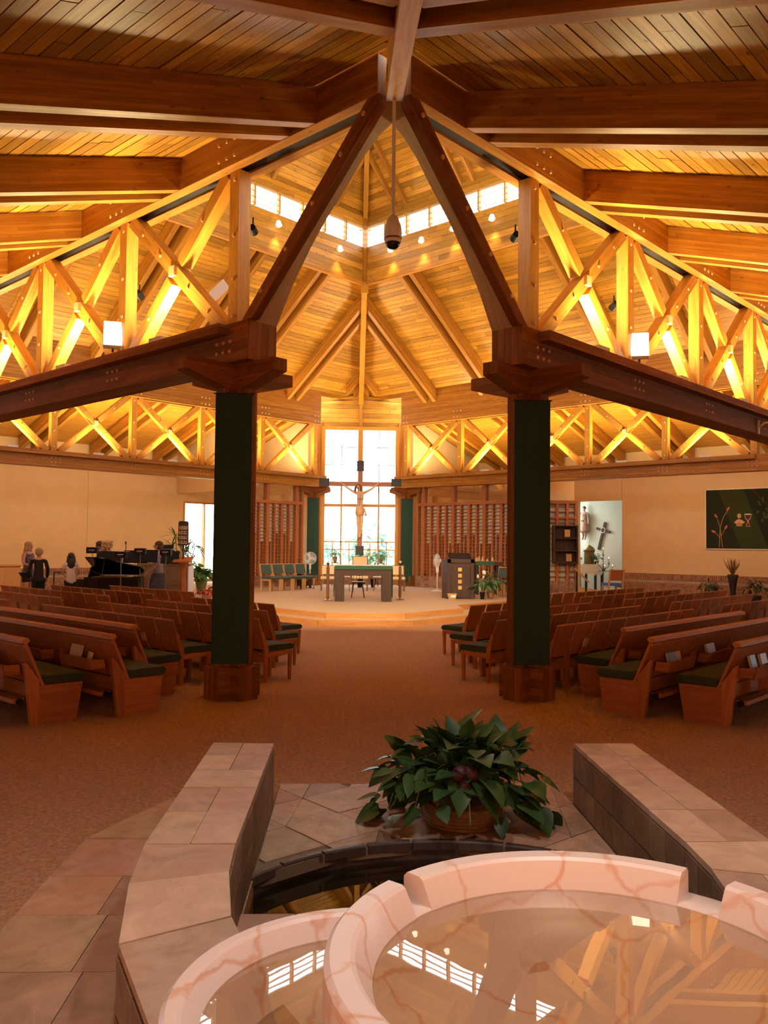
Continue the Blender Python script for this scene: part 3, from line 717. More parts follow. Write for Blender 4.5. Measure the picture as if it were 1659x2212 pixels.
# ================================================================ baptismal font
def stone(name, c1, c2, rough=.5, sc=3.0, bump=.15):
    m, nt, b = mat_new(name); b.inputs['Roughness'].default_value = rough
    tc = N(nt, 'ShaderNodeTexCoord'); oi = N(nt, 'ShaderNodeObjectInfo'); ad = N(nt, 'ShaderNodeVectorMath', operation='ADD')
    nt.links.new(tc.outputs['Object'], ad.inputs[0]); nt.links.new(oi.outputs['Random'], ad.inputs[1])
    n1 = N(nt, 'ShaderNodeTexNoise'); n1.inputs['Scale'].default_value = sc; n1.inputs['Detail'].default_value = 6; n1.inputs['Distortion'].default_value = 1.6; n1.inputs['Roughness'].default_value = .65; nt.links.new(ad.outputs[0], n1.inputs['Vector'])
    r = N(nt, 'ShaderNodeValToRGB'); r.color_ramp.elements[0].position = .3; r.color_ramp.elements[1].position = .72; r.color_ramp.elements[0].color = (*c2, 1); r.color_ramp.elements[1].color = (*c1, 1)
    nt.links.new(n1.outputs['Fac'], r.inputs['Fac'])
    hs = N(nt, 'ShaderNodeHueSaturation'); mr = N(nt, 'ShaderNodeMapRange'); mr.inputs[3].default_value = .72; mr.inputs[4].default_value = 1.15
    nt.links.new(oi.outputs['Random'], mr.inputs[0]); nt.links.new(mr.outputs[0], hs.inputs['Value'])
    wn = N(nt, 'ShaderNodeTexWhiteNoise', noise_dimensions='1D'); nt.links.new(oi.outputs['Random'], wn.inputs['W']); mh = N(nt, 'ShaderNodeMapRange'); mh.inputs[3].default_value = .482; mh.inputs[4].default_value = .518; nt.links.new(wn.outputs['Value'], mh.inputs[0]); nt.links.new(mh.outputs[0], hs.inputs['Hue'])
    n4 = N(nt, 'ShaderNodeTexNoise'); n4.inputs['Scale'].default_value = 1.7; n4.inputs['Detail'].default_value = 3; nt.links.new(ad.outputs[0], n4.inputs['Vector']); r4 = N(nt, 'ShaderNodeMapRange'); r4.inputs[1].default_value = .55; r4.inputs[2].default_value = .75; r4.inputs[3].default_value = 0; r4.inputs[4].default_value = .55; nt.links.new(n4.outputs['Fac'], r4.inputs[0])
    x4 = N(nt, 'ShaderNodeMix', data_type='RGBA'); nt.links.new(r4.outputs[0], x4.inputs[0]); nt.links.new(r.outputs['Color'], x4.inputs[6]); x4.inputs[7].default_value = (c1[0] * .85, c1[1] * .62, c1[2] * .42, 1); nt.links.new(x4.outputs[2], hs.inputs['Color']); nt.links.new(hs.outputs['Color'], b.inputs['Base Color'])
    n2 = N(nt, 'ShaderNodeTexNoise'); n2.inputs['Scale'].default_value = 22; n2.inputs['Detail'].default_value = 5; nt.links.new(tc.outputs['Object'], n2.inputs['Vector'])
    bp = N(nt, 'ShaderNodeBump'); bp.inputs['Strength'].default_value = bump; bp.inputs['Distance'].default_value = .02; nt.links.new(n2.outputs['Fac'], bp.inputs['Height']); nt.links.new(bp.outputs['Normal'], b.inputs['Normal'])
    return m
def veined(name, base, vein, rough=.35):
    m, nt, b = mat_new(name); b.inputs['Roughness'].default_value = rough
    tc = N(nt, 'ShaderNodeTexCoord'); n1 = N(nt, 'ShaderNodeTexNoise'); n1.inputs['Scale'].default_value = 4; n1.inputs['Detail'].default_value = 4; nt.links.new(tc.outputs['Object'], n1.inputs['Vector'])
    ad = N(nt, 'ShaderNodeVectorMath', operation='MULTIPLY_ADD'); nt.links.new(n1.outputs['Color'], ad.inputs[0]); ad.inputs[1].default_value = (.28, .28, .28); nt.links.new(tc.outputs['Object'], ad.inputs[2])
    vo = N(nt, 'ShaderNodeTexVoronoi', feature='DISTANCE_TO_EDGE'); vo.inputs['Scale'].default_value = 2.4; nt.links.new(ad.outputs[0], vo.inputs['Vector'])
    r = N(nt, 'ShaderNodeMapRange'); r.inputs[1].default_value = .006; r.inputs[2].default_value = .03; r.inputs[3].default_value = .8; r.inputs[4].default_value = 0; nt.links.new(vo.outputs['Distance'], r.inputs[0])
    n2 = N(nt, 'ShaderNodeTexNoise'); n2.inputs['Scale'].default_value = 2.2; nt.links.new(tc.outputs['Object'], n2.inputs['Vector'])
    mu = N(nt, 'ShaderNodeMath', operation='MULTIPLY'); nt.links.new(r.outputs[0], mu.inputs[0]); nt.links.new(n2.outputs['Fac'], mu.inputs[1])
    mm = N(nt, 'ShaderNodeMath', operation='MULTIPLY'); nt.links.new(mu.outputs[0], mm.inputs[0]); mm.inputs[1].default_value = 1.5
    x = N(nt, 'ShaderNodeMix', data_type='RGBA'); nt.links.new(mm.outputs[0], x.inputs[0]); x.inputs[6].default_value = (*base, 1); x.inputs[7].default_value = (*vein, 1); nt.links.new(x.outputs[2], b.inputs['Base Color'])
    n3 = N(nt, 'ShaderNodeTexNoise'); n3.inputs['Scale'].default_value = 60; bp = N(nt, 'ShaderNodeBump'); bp.inputs['Strength'].default_value = .06; nt.links.new(n3.outputs['Fac'], bp.inputs['Height']); nt.links.new(bp.outputs['Normal'], b.inputs['Normal'])
    return m
def water(name, tint, scale=3.0, bump=.02):
    m, nt, b = mat_new(name); nt.nodes.remove(b); out = nt.nodes['Material Output']
    tr = N(nt, 'ShaderNodeBsdfTransparent'); tr.inputs[0].default_value = (*tint, 1); gl = N(nt, 'ShaderNodeBsdfGlossy'); gl.inputs['Roughness'].default_value = .0
    lw = N(nt, 'ShaderNodeLayerWeight'); lw.inputs['Blend'].default_value = .5; pw_ = N(nt, 'ShaderNodeMath', operation='POWER'); pw_.inputs[1].default_value = 3.2; nt.links.new(lw.outputs['Facing'], pw_.inputs[0]); fr = N(nt, 'ShaderNodeMath', operation='MULTIPLY_ADD'); fr.inputs[1].default_value = .8; fr.inputs[2].default_value = .04; nt.links.new(pw_.outputs[0], fr.inputs[0]); mx = N(nt, 'ShaderNodeMixShader')
    tc = N(nt, 'ShaderNodeTexCoord'); n1 = N(nt, 'ShaderNodeTexNoise'); n1.inputs['Scale'].default_value = scale; nt.links.new(tc.outputs['Object'], n1.inputs['Vector'])
    bp = N(nt, 'ShaderNodeBump'); bp.inputs['Strength'].default_value = bump; bp.inputs['Distance'].default_value = .02; nt.links.new(n1.outputs['Fac'], bp.inputs['Height']); nt.links.new(bp.outputs['Normal'], gl.inputs['Normal'])
    nt.links.new(fr.outputs[0], mx.inputs[0]); nt.links.new(tr.outputs[0], mx.inputs[1]); nt.links.new(gl.outputs[0], mx.inputs[2]); nt.links.new(mx.outputs[0], out.inputs['Surface'])
    return m
MT['flag'] = stone('sandstone_flag', (.58, .39, .275), (.34, .21, .14), .55, 3.6)
MT['slab'] = stone('pale_sandstone_slab', (.70, .51, .39), (.44, .30, .215), .5, 3.4)
MT['clad'] = stone('brown_slate_tile', (.34, .22, .14), (.19, .12, .075), .6, 4.0)
MT['grout'] = plain('dark_grout', (.22, .15, .10), .9)
MT['kerb'] = stone('dark_pool_kerb', (.10, .065, .05), (.05, .035, .028), .45, 8)
MT['poolfloor'] = stone('pool_bottom_tile', (.46, .36, .16), (.16, .12, .06), .5, 5)
MT['marble'] = veined('pink_marble', (.80, .67, .61), (.66, .32, .17))
MT['water'] = water('basin_water', (.80, .70, .58)); MT['poolwater'] = water('pool_water', (.62, .60, .48), 2.0, .04)
def clip(poly, px, py, nx, ny):
    """keep the part where (p-(px,py)).n >= 0"""
    out = []
    for i in range(len(poly)):
        a, b = poly[i], poly[(i + 1) % len(poly)]; da = (a[0] - px) * nx + (a[1] - py) * ny; db = (b[0] - px) * nx + (b[1] - py) * ny
        if da >= 0: out.append(a)
        if da * db < 0: t_ = da / (da - db); out.append((a[0] + (b[0] - a[0]) * t_, a[1] + (b[1] - a[1]) * t_))
    return out
def shrink(poly, g):
    cx = sum(p[0] for p in poly) / len(poly); cy = sum(p[1] for p in poly) / len(poly); o = []
    for x, y in poly:
        d = math.hypot(x - cx, y - cy)
        k = max(0, 1 - g / d) if d > 1e-6 else 1
        o.append((cx + (x - cx) * k, cy + (y - cy) * k))
    return o
def parea(p): return abs(sum(p[i][0] * p[(i + 1) % len(p)][1] - p[(i + 1) % len(p)][0] * p[i][1] for i in range(len(p)))) / 2
# paved ground of the font: flagstones laid on the diagonal behind the pool, slabs on the left apron
fp = tag(bpy.data.objects.new('floor_font', None), kind='structure'); COL.objects.link(fp); fp.location = (FX, 4.5, 0)
PCX, PCY, PR = FX, 3.63, 1.24
m = M(); m.prism([(-.85, 4.38, -.06), (-.85, 6.0, -.06), (-.45, 6.06, -.06), (.35, 6.07, -.06), (.85, 6.0, -.06), (1.14, 5.93, -.06), (1.14, 4.38, -.06), (1.05, 4.5, -.06), (.7, 4.75, -.06), (FX, 4.9, -.06), (-.4, 4.75, -.06)], (0, 0, .062)); m.build('grout_bed', MT['grout'], fp)
rr = random.Random(9)
ts = .40; ang = math.radians(38); ca, sa = math.cos(ang), math.sin(ang)
for i in range(-9, 10):
    for j in range(-9, 10):
        ox, oy = i * ts, j * ts
        q = [(ox, oy), (ox + ts, oy), (ox + ts, oy + ts), (ox, oy + ts)]
        tri = rr.random()
        polys = [[q[0], q[1], q[2]], [q[0], q[2], q[3]]] if tri < .5 else [q]
        for pl in polys:
            pl = [(FX + x * ca - y * sa, 5.3 + x * sa + y * ca) for x, y in pl]
            for c in ((-.838, 0, 1, 0), (1.128, 0, -1, 0), (0, 6.02, 0, -1)):
                pl = clip(pl, *c) if pl else pl
            if len(pl) < 3: continue
            cx = sum(p[0] for p in pl) / len(pl); cy = sum(p[1] for p in pl) / len(pl)
            dx, dy = cx - PCX, cy - PCY; dl = math.hypot(dx, dy)
            if dl < PR - .05 or cy < 4.2: continue
            pl = clip(pl, PCX + dx / dl * PR, PCY + dy / dl * PR, dx / dl, dy / dl)
            if len(pl) < 3 or parea(pl) < .004: continue
            pl = shrink(pl, .004)
            M().prism([(x, y, 0) for x, y in pl], (0, 0, .012 + rr.uniform(0, .004))).build('flagstone', MT['flag'], fp)
outer_edge = lambda y: -1.87 if y < 4.4 else (-1.87 + .02 * (y - 4.4) / .65 if y < 5.05 else -1.85 + (y - 5.05) * .15 / .25 if y < 5.3 else -1.70 + (y - 5.3) * .18 / .4)
M().prism([(-1.23, .8, -.0), (-1.23, 5.72, 0), (-1.5, 5.70, 0), (-1.70, 5.3, 0), (-1.83, 5.05, 0), (-1.865, 4.4, 0), (-1.87, .8, 0)], (0, 0, .006)).build('grout_bed', MT['grout'], fp)
ys = [5.70, 5.36, 4.92, 4.38, 3.93, 3.42, 2.98, 2.5, 2.0, 1.5, 1.0]
for k in range(len(ys) - 1):
    b, a = ys[k] - .003, ys[k + 1] + .003
    xs = [None, -1.24] if k < 3 else [None, -1.50 + .05 * (k % 3), -1.22 if a > 3.6 else -.6]
    for i in range(len(xs) - 1):
        x0a = outer_edge(a) if i == 0 else xs[i] + .002; x0b = outer_edge(b) if i == 0 else xs[i] + .002
        x1 = xs[i + 1] - .002
        M().prism([(x0a, a, 0), (x1, a, 0), (x1, b, 0), (min(x0b, x1 - .05), b, 0)], (0, 0, .014 + rr.uniform(0, .004))).build('flagstone', MT['flag'], fp)
# pool: side, kerb, bottom, water
M().lathe([(PR, -.34), (PR, .0)], 64, (PCX, PCY, 0), cap=False, a0=0, a1=2 * PI).build('pool_side', MT['kerb'], fp)
for k in range(11):
    a0 = math.radians(22 + k * 12.4); M().lathe([(PR - .02, -.03), (PR - .02, .010), (PR - .01, .018), (PR + .022, .018), (PR + .022, -.03), (PR - .02, -.03)], 4, (PCX, PCY, 0), a0=a0 + .006, a1=a0 + math.radians(12.4) - .006).build('kerb_stone', MT['kerb'], fp)
for i in range(-4, 5):
    for j in range(-5, 5):
        q = [(i * .4, j * .4), (i * .4 + .39, j * .4), (i * .4 + .39, j * .4 + .39), (i * .4, j * .4 + .39)]; q = [(FX + x * ca - y * sa, 3.6 + x * sa + y * ca) for x, y in q]
        if max(p[1] for p in q) > 5.0 or min(p[1] for p in q) < 1.9 or max(abs(p[0] - FX) for p in q) > 1.35: continue
        M().prism([(x, y, -.36) for x, y in q], (0, 0, .02)).build('pool_tile', MT['poolfloor'], fp)
M().box((FX, 3.3, -.37), (2.9, 3.6, .02)).build('pool_bed', MT['grout'], fp)
pw = M(); pw.poly([(PCX + math.cos(2 * PI * k / 48) * (PR - .002), PCY + math.sin(2 * PI * k / 48) * (PR - .002), -.09) for k in range(48)]); pw.build('pool_water', MT['poolwater'], fp)
# low curved stone walls either side
inner = [(5.545, -.845), (5.24, -.845), (4.90, -.845), (4.56, -.845), (4.16, -.846), (3.71, -.847), (3.40, -.83), (3.0, -.765), (2.55, -.60), (2.1, -.36), (1.7, -.10)]
outer = [(5.56, -1.243), (5.24, -1.243), (4.90, -1.243), (4.56, -1.243), (4.16, -1.243), (3.715, -1.243), (3.29, -1.20), (2.80, -1.105), (2.30, -.88), (1.85, -.60), (1.4, -.2)]
def lowwall(name, label, mir):
    fx = (lambda x: x) if not mir else (lambda x: 2 * FX - x)
    t = thing(name, label, 'wall', (fx(-1.04), 4.5, 0), group='font walls')
    I = [Vector((fx(x), y, 0)) for y, x in inner]; O = [Vector((fx(x), y, 0)) for y, x in outer]
    core = M(); z = Vector((0, 0, .385)); n = len(I)
    for k in range(n - 1):
        a, b, c, d = I[k], I[k + 1], O[k + 1], O[k]
        w = .012; ai = a.lerp(d, .03); bi = b.lerp(c, .03); ci = c.lerp(b, .02); di = d.lerp(a, .02)
        core.hexa([ai + Vector((0, 0, -.36)), bi + Vector((0, 0, -.36)), ci + Vector((0, 0, -.36)), di + Vector((0, 0, -.36)), ai + z, bi + z, ci + z, di + z])
    core.build('core', MT['grout'], t)
    rs = random.Random(3 + mir)
    for k in range(n - 1):        # capping slabs
        a, b, c, d = I[k], I[k + 1], O[k + 1], O[k]
        cuts = (0, .5, 1) if k in (0, 1, 3, 4) or mir and k in (2, 6, 7) else (0, 1)
        for f0, f1 in zip(cuts[:-1], cuts[1:]):
            q = [a.lerp(d, f0), b.lerp(c, f0), b.lerp(c, f1), a.lerp(d, f1)]; ce = (q[0] + q[1] + q[2] + q[3]) / 4
            q = [p + (ce - p).normalized() * .004 for p in q]; zz = .41 + rs.uniform(-.002, .002)
            M().hexa([p + Vector((0, 0, .38)) for p in q] + [p + Vector((0, 0, zz)) for p in q]).build('capping_slab', MT['slab'], t)
    rows = [(.015, .19), (.195, .375)]
    def face(L, sgn, lo_z):
        for (z0, z1) in rows + ([(-.30, .01)] if lo_z else []):
            for k in range(n - 1):
                a, b = L[k], L[k + 1]; m_ = 2 if (b - a).length > .3 else 1
                for i in range(m_):
                    p, q = a.lerp(b, i / m_), a.lerp(b, (i + 1) / m_); d = (q - p).normalized(); nn = Vector((d.y, -d.x, 0)) * sgn * .012; g = d * .003
                    M().hexa([p + g + Vector((0, 0, z0)), q - g + Vector((0, 0, z0)), q - g + nn + Vector((0, 0, z0)), p + g + nn + Vector((0, 0, z0)), p + g + Vector((0, 0, z1 - .004)), q - g + Vector((0, 0, z1 - .004)), q - g + nn + Vector((0, 0, z1 - .004)), p + g + nn + Vector((0, 0, z1 - .004))]).build('face_tile', MT['clad'], t)
    face([p.lerp(o_, .03) for p, o_ in zip(I, O)], 1 if mir else -1, True)
    face([o_.lerp(p, .02) for p, o_ in zip(I, O)], -1 if mir else 1, False)
    for y, (a, b) in ((0, (I[0], O[0])),):
        M().hexa([a + Vector((0, .0, 0)), b, b + Vector((0, .012, 0)), a + Vector((0, .012, 0)), a + Vector((0, 0, .378)), b + Vector((0, 0, .378)), b + Vector((0, .012, .378)), a + Vector((0, .012, .378))]).build('face_tile', MT['clad'], t)
lowwall('font_wall', 'low sandstone wall curving along the left side of the font pool', 0)
lowwall('font_wall', 'low sandstone wall along the right side of the font pool', 1)
# basins
def basin(label, cx, cy, r, zr, zw, segs, tw, ped_r):
    t = thing('font_basin', label, 'basin', (cx, cy, zw - .3), group='font basins')
    bowl = [(.001, zw - .14), (r * .55, zw - .13), (r - tw - .10, zw - .06), (r - tw - .035, zw + .004), (r - .005, zw + .004), (r - .02, zw - .10), (r * .8, zw - .25), (ped_r, zw - .34)]
    M().lathe(bowl, 64, (cx, cy, 0), cap=False).build('bowl', MT['marble'], t, smooth=True)
    M().lathe([(ped_r, zw - .34), (ped_r * .8, (zw - .35) * .5), (ped_r * 1.1, -.36)], 40, (cx, cy, 0), cap=False).build('pedestal', MT['marble'], t, smooth=True)
    for a0, a1 in segs:
        n = max(4, int(abs(a1 - a0) / 4))
        prof = [(r - tw - .045, zw - .005), (r - tw, zr - .008), (r - tw + .012, zr), (r - .014, zr), (r, zr - .014), (r + .002, zw - .03), (r - tw - .045, zw - .03)]
        o = M().lathe(prof + [prof[0]], n, (cx, cy, 0), a0=math.radians(a0), a1=math.radians(a1)).build('rim_section', MT['marble'], t)
        bv = o.modifiers.new('bevel', 'BEVEL'); bv.width = .012; bv.segments = 2; bv.limit_method = 'ANGLE'; bv.angle_limit = .6
    pl = M(); rr_ = r - tw - .03; pl.poly([(cx + math.cos(2 * PI * k / 64) * rr_, cy + math.sin(2 * PI * k / 64) * rr_, zw) for k in range(64)]); pl.build('water', MT['water'], t)
basin('large upper marble font basin brimming with water', .254, 2.03, .673, .745, .665, [(51, 131.8), (139.0, 282), (-78, 38.5)], .075, .28)
basin('smaller lower marble font basin overlapped by the large basin', -.30, 2.20, .53, .56, .505, [(18, 300)], .055, .2)
# ---------------------------------------------------------------- pothos in a wicker basket
MT['pothos'] = plain('pothos_leaf', (.036, .088, .026), .40, spec=.3, var=.3, nscale=9)
MT['vine'] = plain('vine_stem', (.16, .22, .08), .6)
MT['wicker'] = plain('wicker', (.30, .15, .06), .6, var=.3, nscale=40)
def leaf_mesh(name, L, W, mat, droop=.25, fold=.25, tipn=6, heart=True):
    m = M(); rows = []
    prof = [(-.06, .0), (-.08, .55), (.1, .95), (.35, 1.0), (.6, .72), (.82, .36), (1.0, .0)] if heart else [(0, .1), (.2, .8), (.45, 1.0), (.7, .75), (.9, .3), (1, 0)]
    n0 = 0; pts = []
    for u, w_ in prof:
        z = -droop * L * u * u
        for s in (-1, 0, 1): pts.append(Vector((u * L if not (heart and s == 0 and u < 0) else .04 * L, s * w_ * W / 2, z + (fold * abs(s) * w_ * W / 2 if s else 0))))
    m.v = pts
    for i in range(len(prof) - 1):
        for k in (0, 1):
            m._face([i * 3 + k, i * 3 + k + 1, i * 3 + 3 + k + 1, i * 3 + 3 + k], [(0, 0)] * 4)
    me = m.mesh(name); me.materials.append(mat); me.polygons.foreach_set('use_smooth', [True] * len(me.polygons)); return me
lv = [leaf_mesh('leaf', .13, .115, MT['pothos'], .2, .2), leaf_mesh('leaf', .155, .13, MT['pothos'], .38, .25), leaf_mesh('leaf', .11, .085, MT['pothos'], .1, .15)]
bx, by = .34, 5.17
t = thing('potted_pothos', 'leafy pothos vine trailing from a wicker basket behind the font pool', 'plant', (bx, by, .014))
prof = [(.16, .014), (.2, .03), (.235, .08), (.25, .14), (.255, .16), (.24, .165), (.22, .12)]
M().lathe(prof, 32, (bx, by, 0)).build('basket', MT['wicker'], t)
m = M()
for k in range(6): m.tube([(bx + math.cos(a) * (.212 + .007 * k) * 1.02, by + math.sin(a) * (.212 + .007 * k) * 1.02, .035 + k * .022) for a in [2 * PI * i / 36 for i in range(37)]], .009, 5, cap=False)
tag(m.build('weave', MT['wicker'], t), kind='stuff')
rs = random.Random(21)
for i in range(290):
    a = rs.uniform(0, 2 * PI); h = rs.random()
    el = rs.choice((0, 0, 1, 1, 2)); top_ = rs.random() < .5
    if el == 2:  # trailing down
        rad = rs.uniform(.30, .50); z = rs.uniform(.08, .22); pitch = rs.uniform(-.2, 1.0)
        if -2.2 < (a if a < PI else a - 2 * PI) < -.9 and rs.random() < .6: a += PI
    elif el == 1:
        rad = rs.uniform(.12, .46); z = .24 + rs.uniform(0, .20) * (1.15 - rad); pitch = rs.uniform(-.1, .6)
    else:
        rad = rs.uniform(.02, .36); z = .34 + rs.uniform(0, .24) * (1 - rad); pitch = rs.uniform(-1.3, .1)
    p = Vector((bx + math.cos(a) * rad * 1.12, by + math.sin(a) * rad * .8, max(z, .08)))
    o = link('leaf', lv[i % 3], t, local=True); o.location = p - t.location
    o.rotation_euler = (rs.uniform(-.5, .5), pitch, a + rs.uniform(-.7, .7)); o.scale = (rs.uniform(.95, 1.3),) * 3
for i in range(24):
    a = rs.uniform(0, 2 * PI); R_ = rs.uniform(.3, .5); zt = rs.uniform(.25, .5)
    m = M(); m.tube([(bx, by, .14), (bx + math.cos(a) * R_ * .4, by + math.sin(a) * R_ * .35, zt), (bx + math.cos(a) * R_ * .85, by + math.sin(a) * R_ * .65, zt * .85), (bx + math.cos(a) * R_ * 1.05, by + math.sin(a) * R_ * .8, .12)], .004, 5); m.build('stem', MT['vine'], t)
m = M(); m.ell((bx, by, .14), (.21, .21, .05), 14, 6); m.build('soil', MT['grout'], t)
MT['ribbon'] = plain('purple_zigzag_ribbon', (.07, .022, .035), .6, var=.9, nscale=70)
for dx, dz, r in ((-.035, .045, .7), (.04, .04, -.7), (0, -.03, 0)):
    m = M(); c = Vector((bx - .02 + dx, by - .26, .34 + dz)); Rm = Matrix.Rotation(r, 3, 'Y')
    m.lathe([(.012, -.055), (.034, -.03), (.042, .0), (.034, .03), (.01, .055)], 10, c, rot=Rm); m.build('ribbon_loop', MT['ribbon'], t, smooth=True)
# ================================================================ pews and chairs
MT['pew'] = wood('pew_oak', (.49, .18, .056), (.35, .112, .033), lam=0, knots=.06, rnd=.10, rough=.5, spec=.2)
MT['pewcap'] = wood('pew_cap_oak', (.52, .23, .08), (.42, .17, .055), lam=0, knots=.0, rnd=.05, rough=.6, spec=.12)
MT['cushion'] = plain('dark_green_upholstery', (.030, .042, .022), .85, var=.2, nscale=150, bump=.1)
MT['blackp'] = plain('black_plastic', (.010, .009, .008), .65, spec=.2)
MT['paper'] = plain('book_paper', (.62, .50, .34), .7, var=.15, nscale=60)
MT['booka'] = plain('hymnal_cover', (.30, .16, .09), .5, var=.2); MT['bookb'] = plain('blue_booklet', (.10, .12, .18), .5)
def lbox(m, x0, x1, y0, y1, z0, z1): return m.hexa([(x0, y0, z0), (x1, y0, z0), (x1, y1, z0), (x0, y1, z0), (x0, y0, z1), (x1, y0, z1), (x1, y1, z1), (x0, y1, z1)])
def slab(m, x0, x1, prof): # prof: polygon in (y,z), extruded along x
    return m.prism([(x0, y, z) for y, z in prof], (x1 - x0, 0, 0))
def cushion(m, x0, x1, y0, y1, z0, z1, r=.03):
    ring = [(y0, z0), (y1 - r, z0), (y1, z0 + r), (y1, z1 - r), (y1 - r, z1), (y0 + r, z1), (y0, z1 - r * .6)]
    n = len(m.v); inset = [(x0, .012), (x0 + r * .6, 0), (x1 - r * .6, 0), (x1, .012)]
    cy, cz = (y0 + y1) / 2, (z0 + z1) / 2
    for x, k in inset:
        for y, z in ring: m.v.append(Vector((x, y + (cy - y) * k * 2, z + (cz - z) * k * 8)))
    L = len(ring)
    for i in range(3):
        for j in range(L):
            j2 = (j + 1) % L; m._face([n + i * L + j2, n + i * L + j, n + (i + 1) * L + j, n + (i + 1) * L + j2], [(0, 0), (0, 1), (1, 1), (1, 0)])
    m._face([n + j for j in range(L)], [(0, 0)] * L); m._face([n + 3 * L + j for j in range(L)][::-1], [(0, 0)] * L)
    return m
def pew(label, loc, rz, L, sgn, ends=(True, True)):
    """local: faces +Y, runs along X from 0 to sgn*L; origin at the back foot of the aisle end"""
    t = thing('church_pew', label, 'pew', loc, rz, 'oak pews'); X0, X1 = (0, L) if sgn > 0 else (-L, 0)
    m = M(); slab(m, X0 + .0, X1 - .0, [(-.135, .775), (-.105, .775), (.075, .36), (.045, .36)]); m.build('backrest', MT['pew'], t, local=True)
    m = M(); slab(m, X0 - .01, X1 + .01, [(-.165, .768), (-.150, .805), (-.095, .812), (-.078, .785), (-.10, .765)]); m.build('cap_rail', MT['pewcap'], t, local=True)
    m = M(); slab(m, X0, X1, [(-.140, .752), (-.128, .724), (-.112, .72), (-.118, .755)]); m.build('trim_strip', MT['pewcap'], t, local=True)
    n = max(1, round(L / 1.15)); edges = [X0 + (X1 - X0) * i / n for i in range(n + 1)]
    cu = M(); cushion(cu, X0 + .01, X1 - .01, .075, .50, .36, .445); cu.build('seat_cushion', MT['cushion'], t, local=True)
    for i, x in enumerate(edges):
        e = i in (0, n); w = .045; xa = min(max(x - w / 2, X0), X1 - w)
        if e:
            m = M(); slab(m, xa, xa + w, [(.0, 0), (.40, 0), (.455, .355), (.05, .36), (.0, .36)]); m.build('end_panel', MT['pew'], t, local=True)
        m = M(); slab(m, xa - .002, xa + w + .002, [(-.045, 0 if e else .2), (.03, 0 if e else .2), (.03, .40), (-.085, .56), (-.105, .585), (-.125, .58), (-.118, .54)]); m.build('upright', MT['pew'], t, local=True)
        if i < n:
            xm0, xm1 = x + (edges[1] - edges[0]) * .2, x + (edges[1] - edges[0]) * .78
            m = M(); lbox(m, xm0, xm1, -.20, -.06, .44, .452); slab(m, xm0, xm1, [(-.20, .44), (-.19, .44), (-.225, .56), (-.238, .56)])
            for xx in (xm0, xm1 - .012): slab(m, xx, xx + .012, [(-.2, .44), (-.05, .44), (-.07, .54), (-.235, .55)])
            m.build('book_rack', MT['pew'], t, local=True)
    m = M(); lbox(m, X0 + .05, X1 - .05, .07, .10, .2, .34); m.build('apron', MT['pew'], t, local=True)
    m = M(); lbox(m, X0 + .12, X1 - .12, -.17, -.06, .20, .24); k_ = m.build('kneeler', MT['pew'], t, local=True)
    for x in (X0 + .1, X1 - .1): M().tube([(x - .03, -.115, .215), (x + .03, -.115, .215)], .03, 10).build('kneeler_end', MT['blackp'], k_, local=True)
    return t
def at_row(side, r, v):
    x, y = (r - R2 * v) / 2, (r + R2 * v) / 2
    return (x if side < 0 else -x, y, 0)
ROT = {-1: -PI / 4, 1: PI / 4}
PEWS = [(4.72, 7.96, 12.1), (5.80, 7.75, 12.1), (6.72, 8.45, 12.1)]
pl = {(-1, 0): 'nearest green-cushioned oak pew at the left edge of the picture', (-1, 1): 'second green-cushioned oak pew from the camera, left of the near column', (-1, 2): 'third oak pew from the camera on the left, directly in front of the chairs',
      (1, 0): 'nearest green-cushioned oak pew at the right edge of the picture', (1, 1): 'second green-cushioned oak pew from the camera, right of the near column', (1, 2): 'third oak pew from the camera on the right, directly in front of the chairs'}
def row_pt(side, r, v, along, fwd, z):
    """point beside a row: along = towards the wall, fwd = towards the altar"""
    p = Vector(at_row(side, r, v + along)); f = Vector((.7071, .7071, 0)) if side < 0 else Vector((-.7071, .7071, 0)); return p + f * fwd + Vector((0, 0, z))
for side in (-1, 1):
    for i, (r, v0, v1) in enumerate(PEWS):
        pew(pl[(side, i)], at_row(side, r, v0), ROT[side], v1 - v0, side)
pew('oak pew beyond the cross aisle at the right picture edge', at_row(1, 6.72, 13.3), ROT[1], 3.0, 1)
# hymnals in the racks
def book(label, p, rz, s=(.15, .03, .2), mat='paper', tilt=-.25, nm='hymnal'):
    t = thing(nm, label, 'book', p, rz, 'hymnals and leaflets in the racks'); R_ = Matrix.Rotation(tilt, 3, 'X')
    M().box(R_ @ Vector((0, 0, s[2] / 2)), (s[0], s[1] * .7, s[2] * .97), rot=R_).build('pages', MT['paper'], t, local=True)
    for q in (-1, 1): M().box(R_ @ Vector((0, q * s[1] * .42, s[2] / 2)), (s[0] * 1.02, .004, s[2]), rot=R_).build('cover', MT[mat], t, local=True)
def rack_book(side, pi, along, label, mat='paper', **k):
    r, v0, _ = PEWS[pi]; book(label, row_pt(side, r, v0, along, -.150, .455), ROT[side], mat=mat, **k)
rack_book(-1, 1, .72, 'pale hymnal in the rack of the second pew on the left', s=(.20, .03, .2))
rack_book(-1, 1, .42, 'small card beside the hymnal in the second left pew rack', s=(.05, .03, .15))
rack_book(-1, 0, .72, 'brown hymnal in the rack of the nearest left pew', 'booka', s=(.22, .03, .19))
rack_book(1, 0, .42, 'striped leaflet in the rack of the nearest right pew', 'bookb', s=(.14, .03, .2))
rack_book(1, 0, .72, 'brown hymnal in the rack of the nearest right pew', 'booka', s=(.17, .03, .19))
rack_book(1, 1, .45, 'striped leaflet in the first rack of the second right pew', 'bookb', s=(.15, .03, .17))
rack_book(1, 1, .62, 'pale hymnal in the first rack of the second right pew', s=(.10, .03, .17))
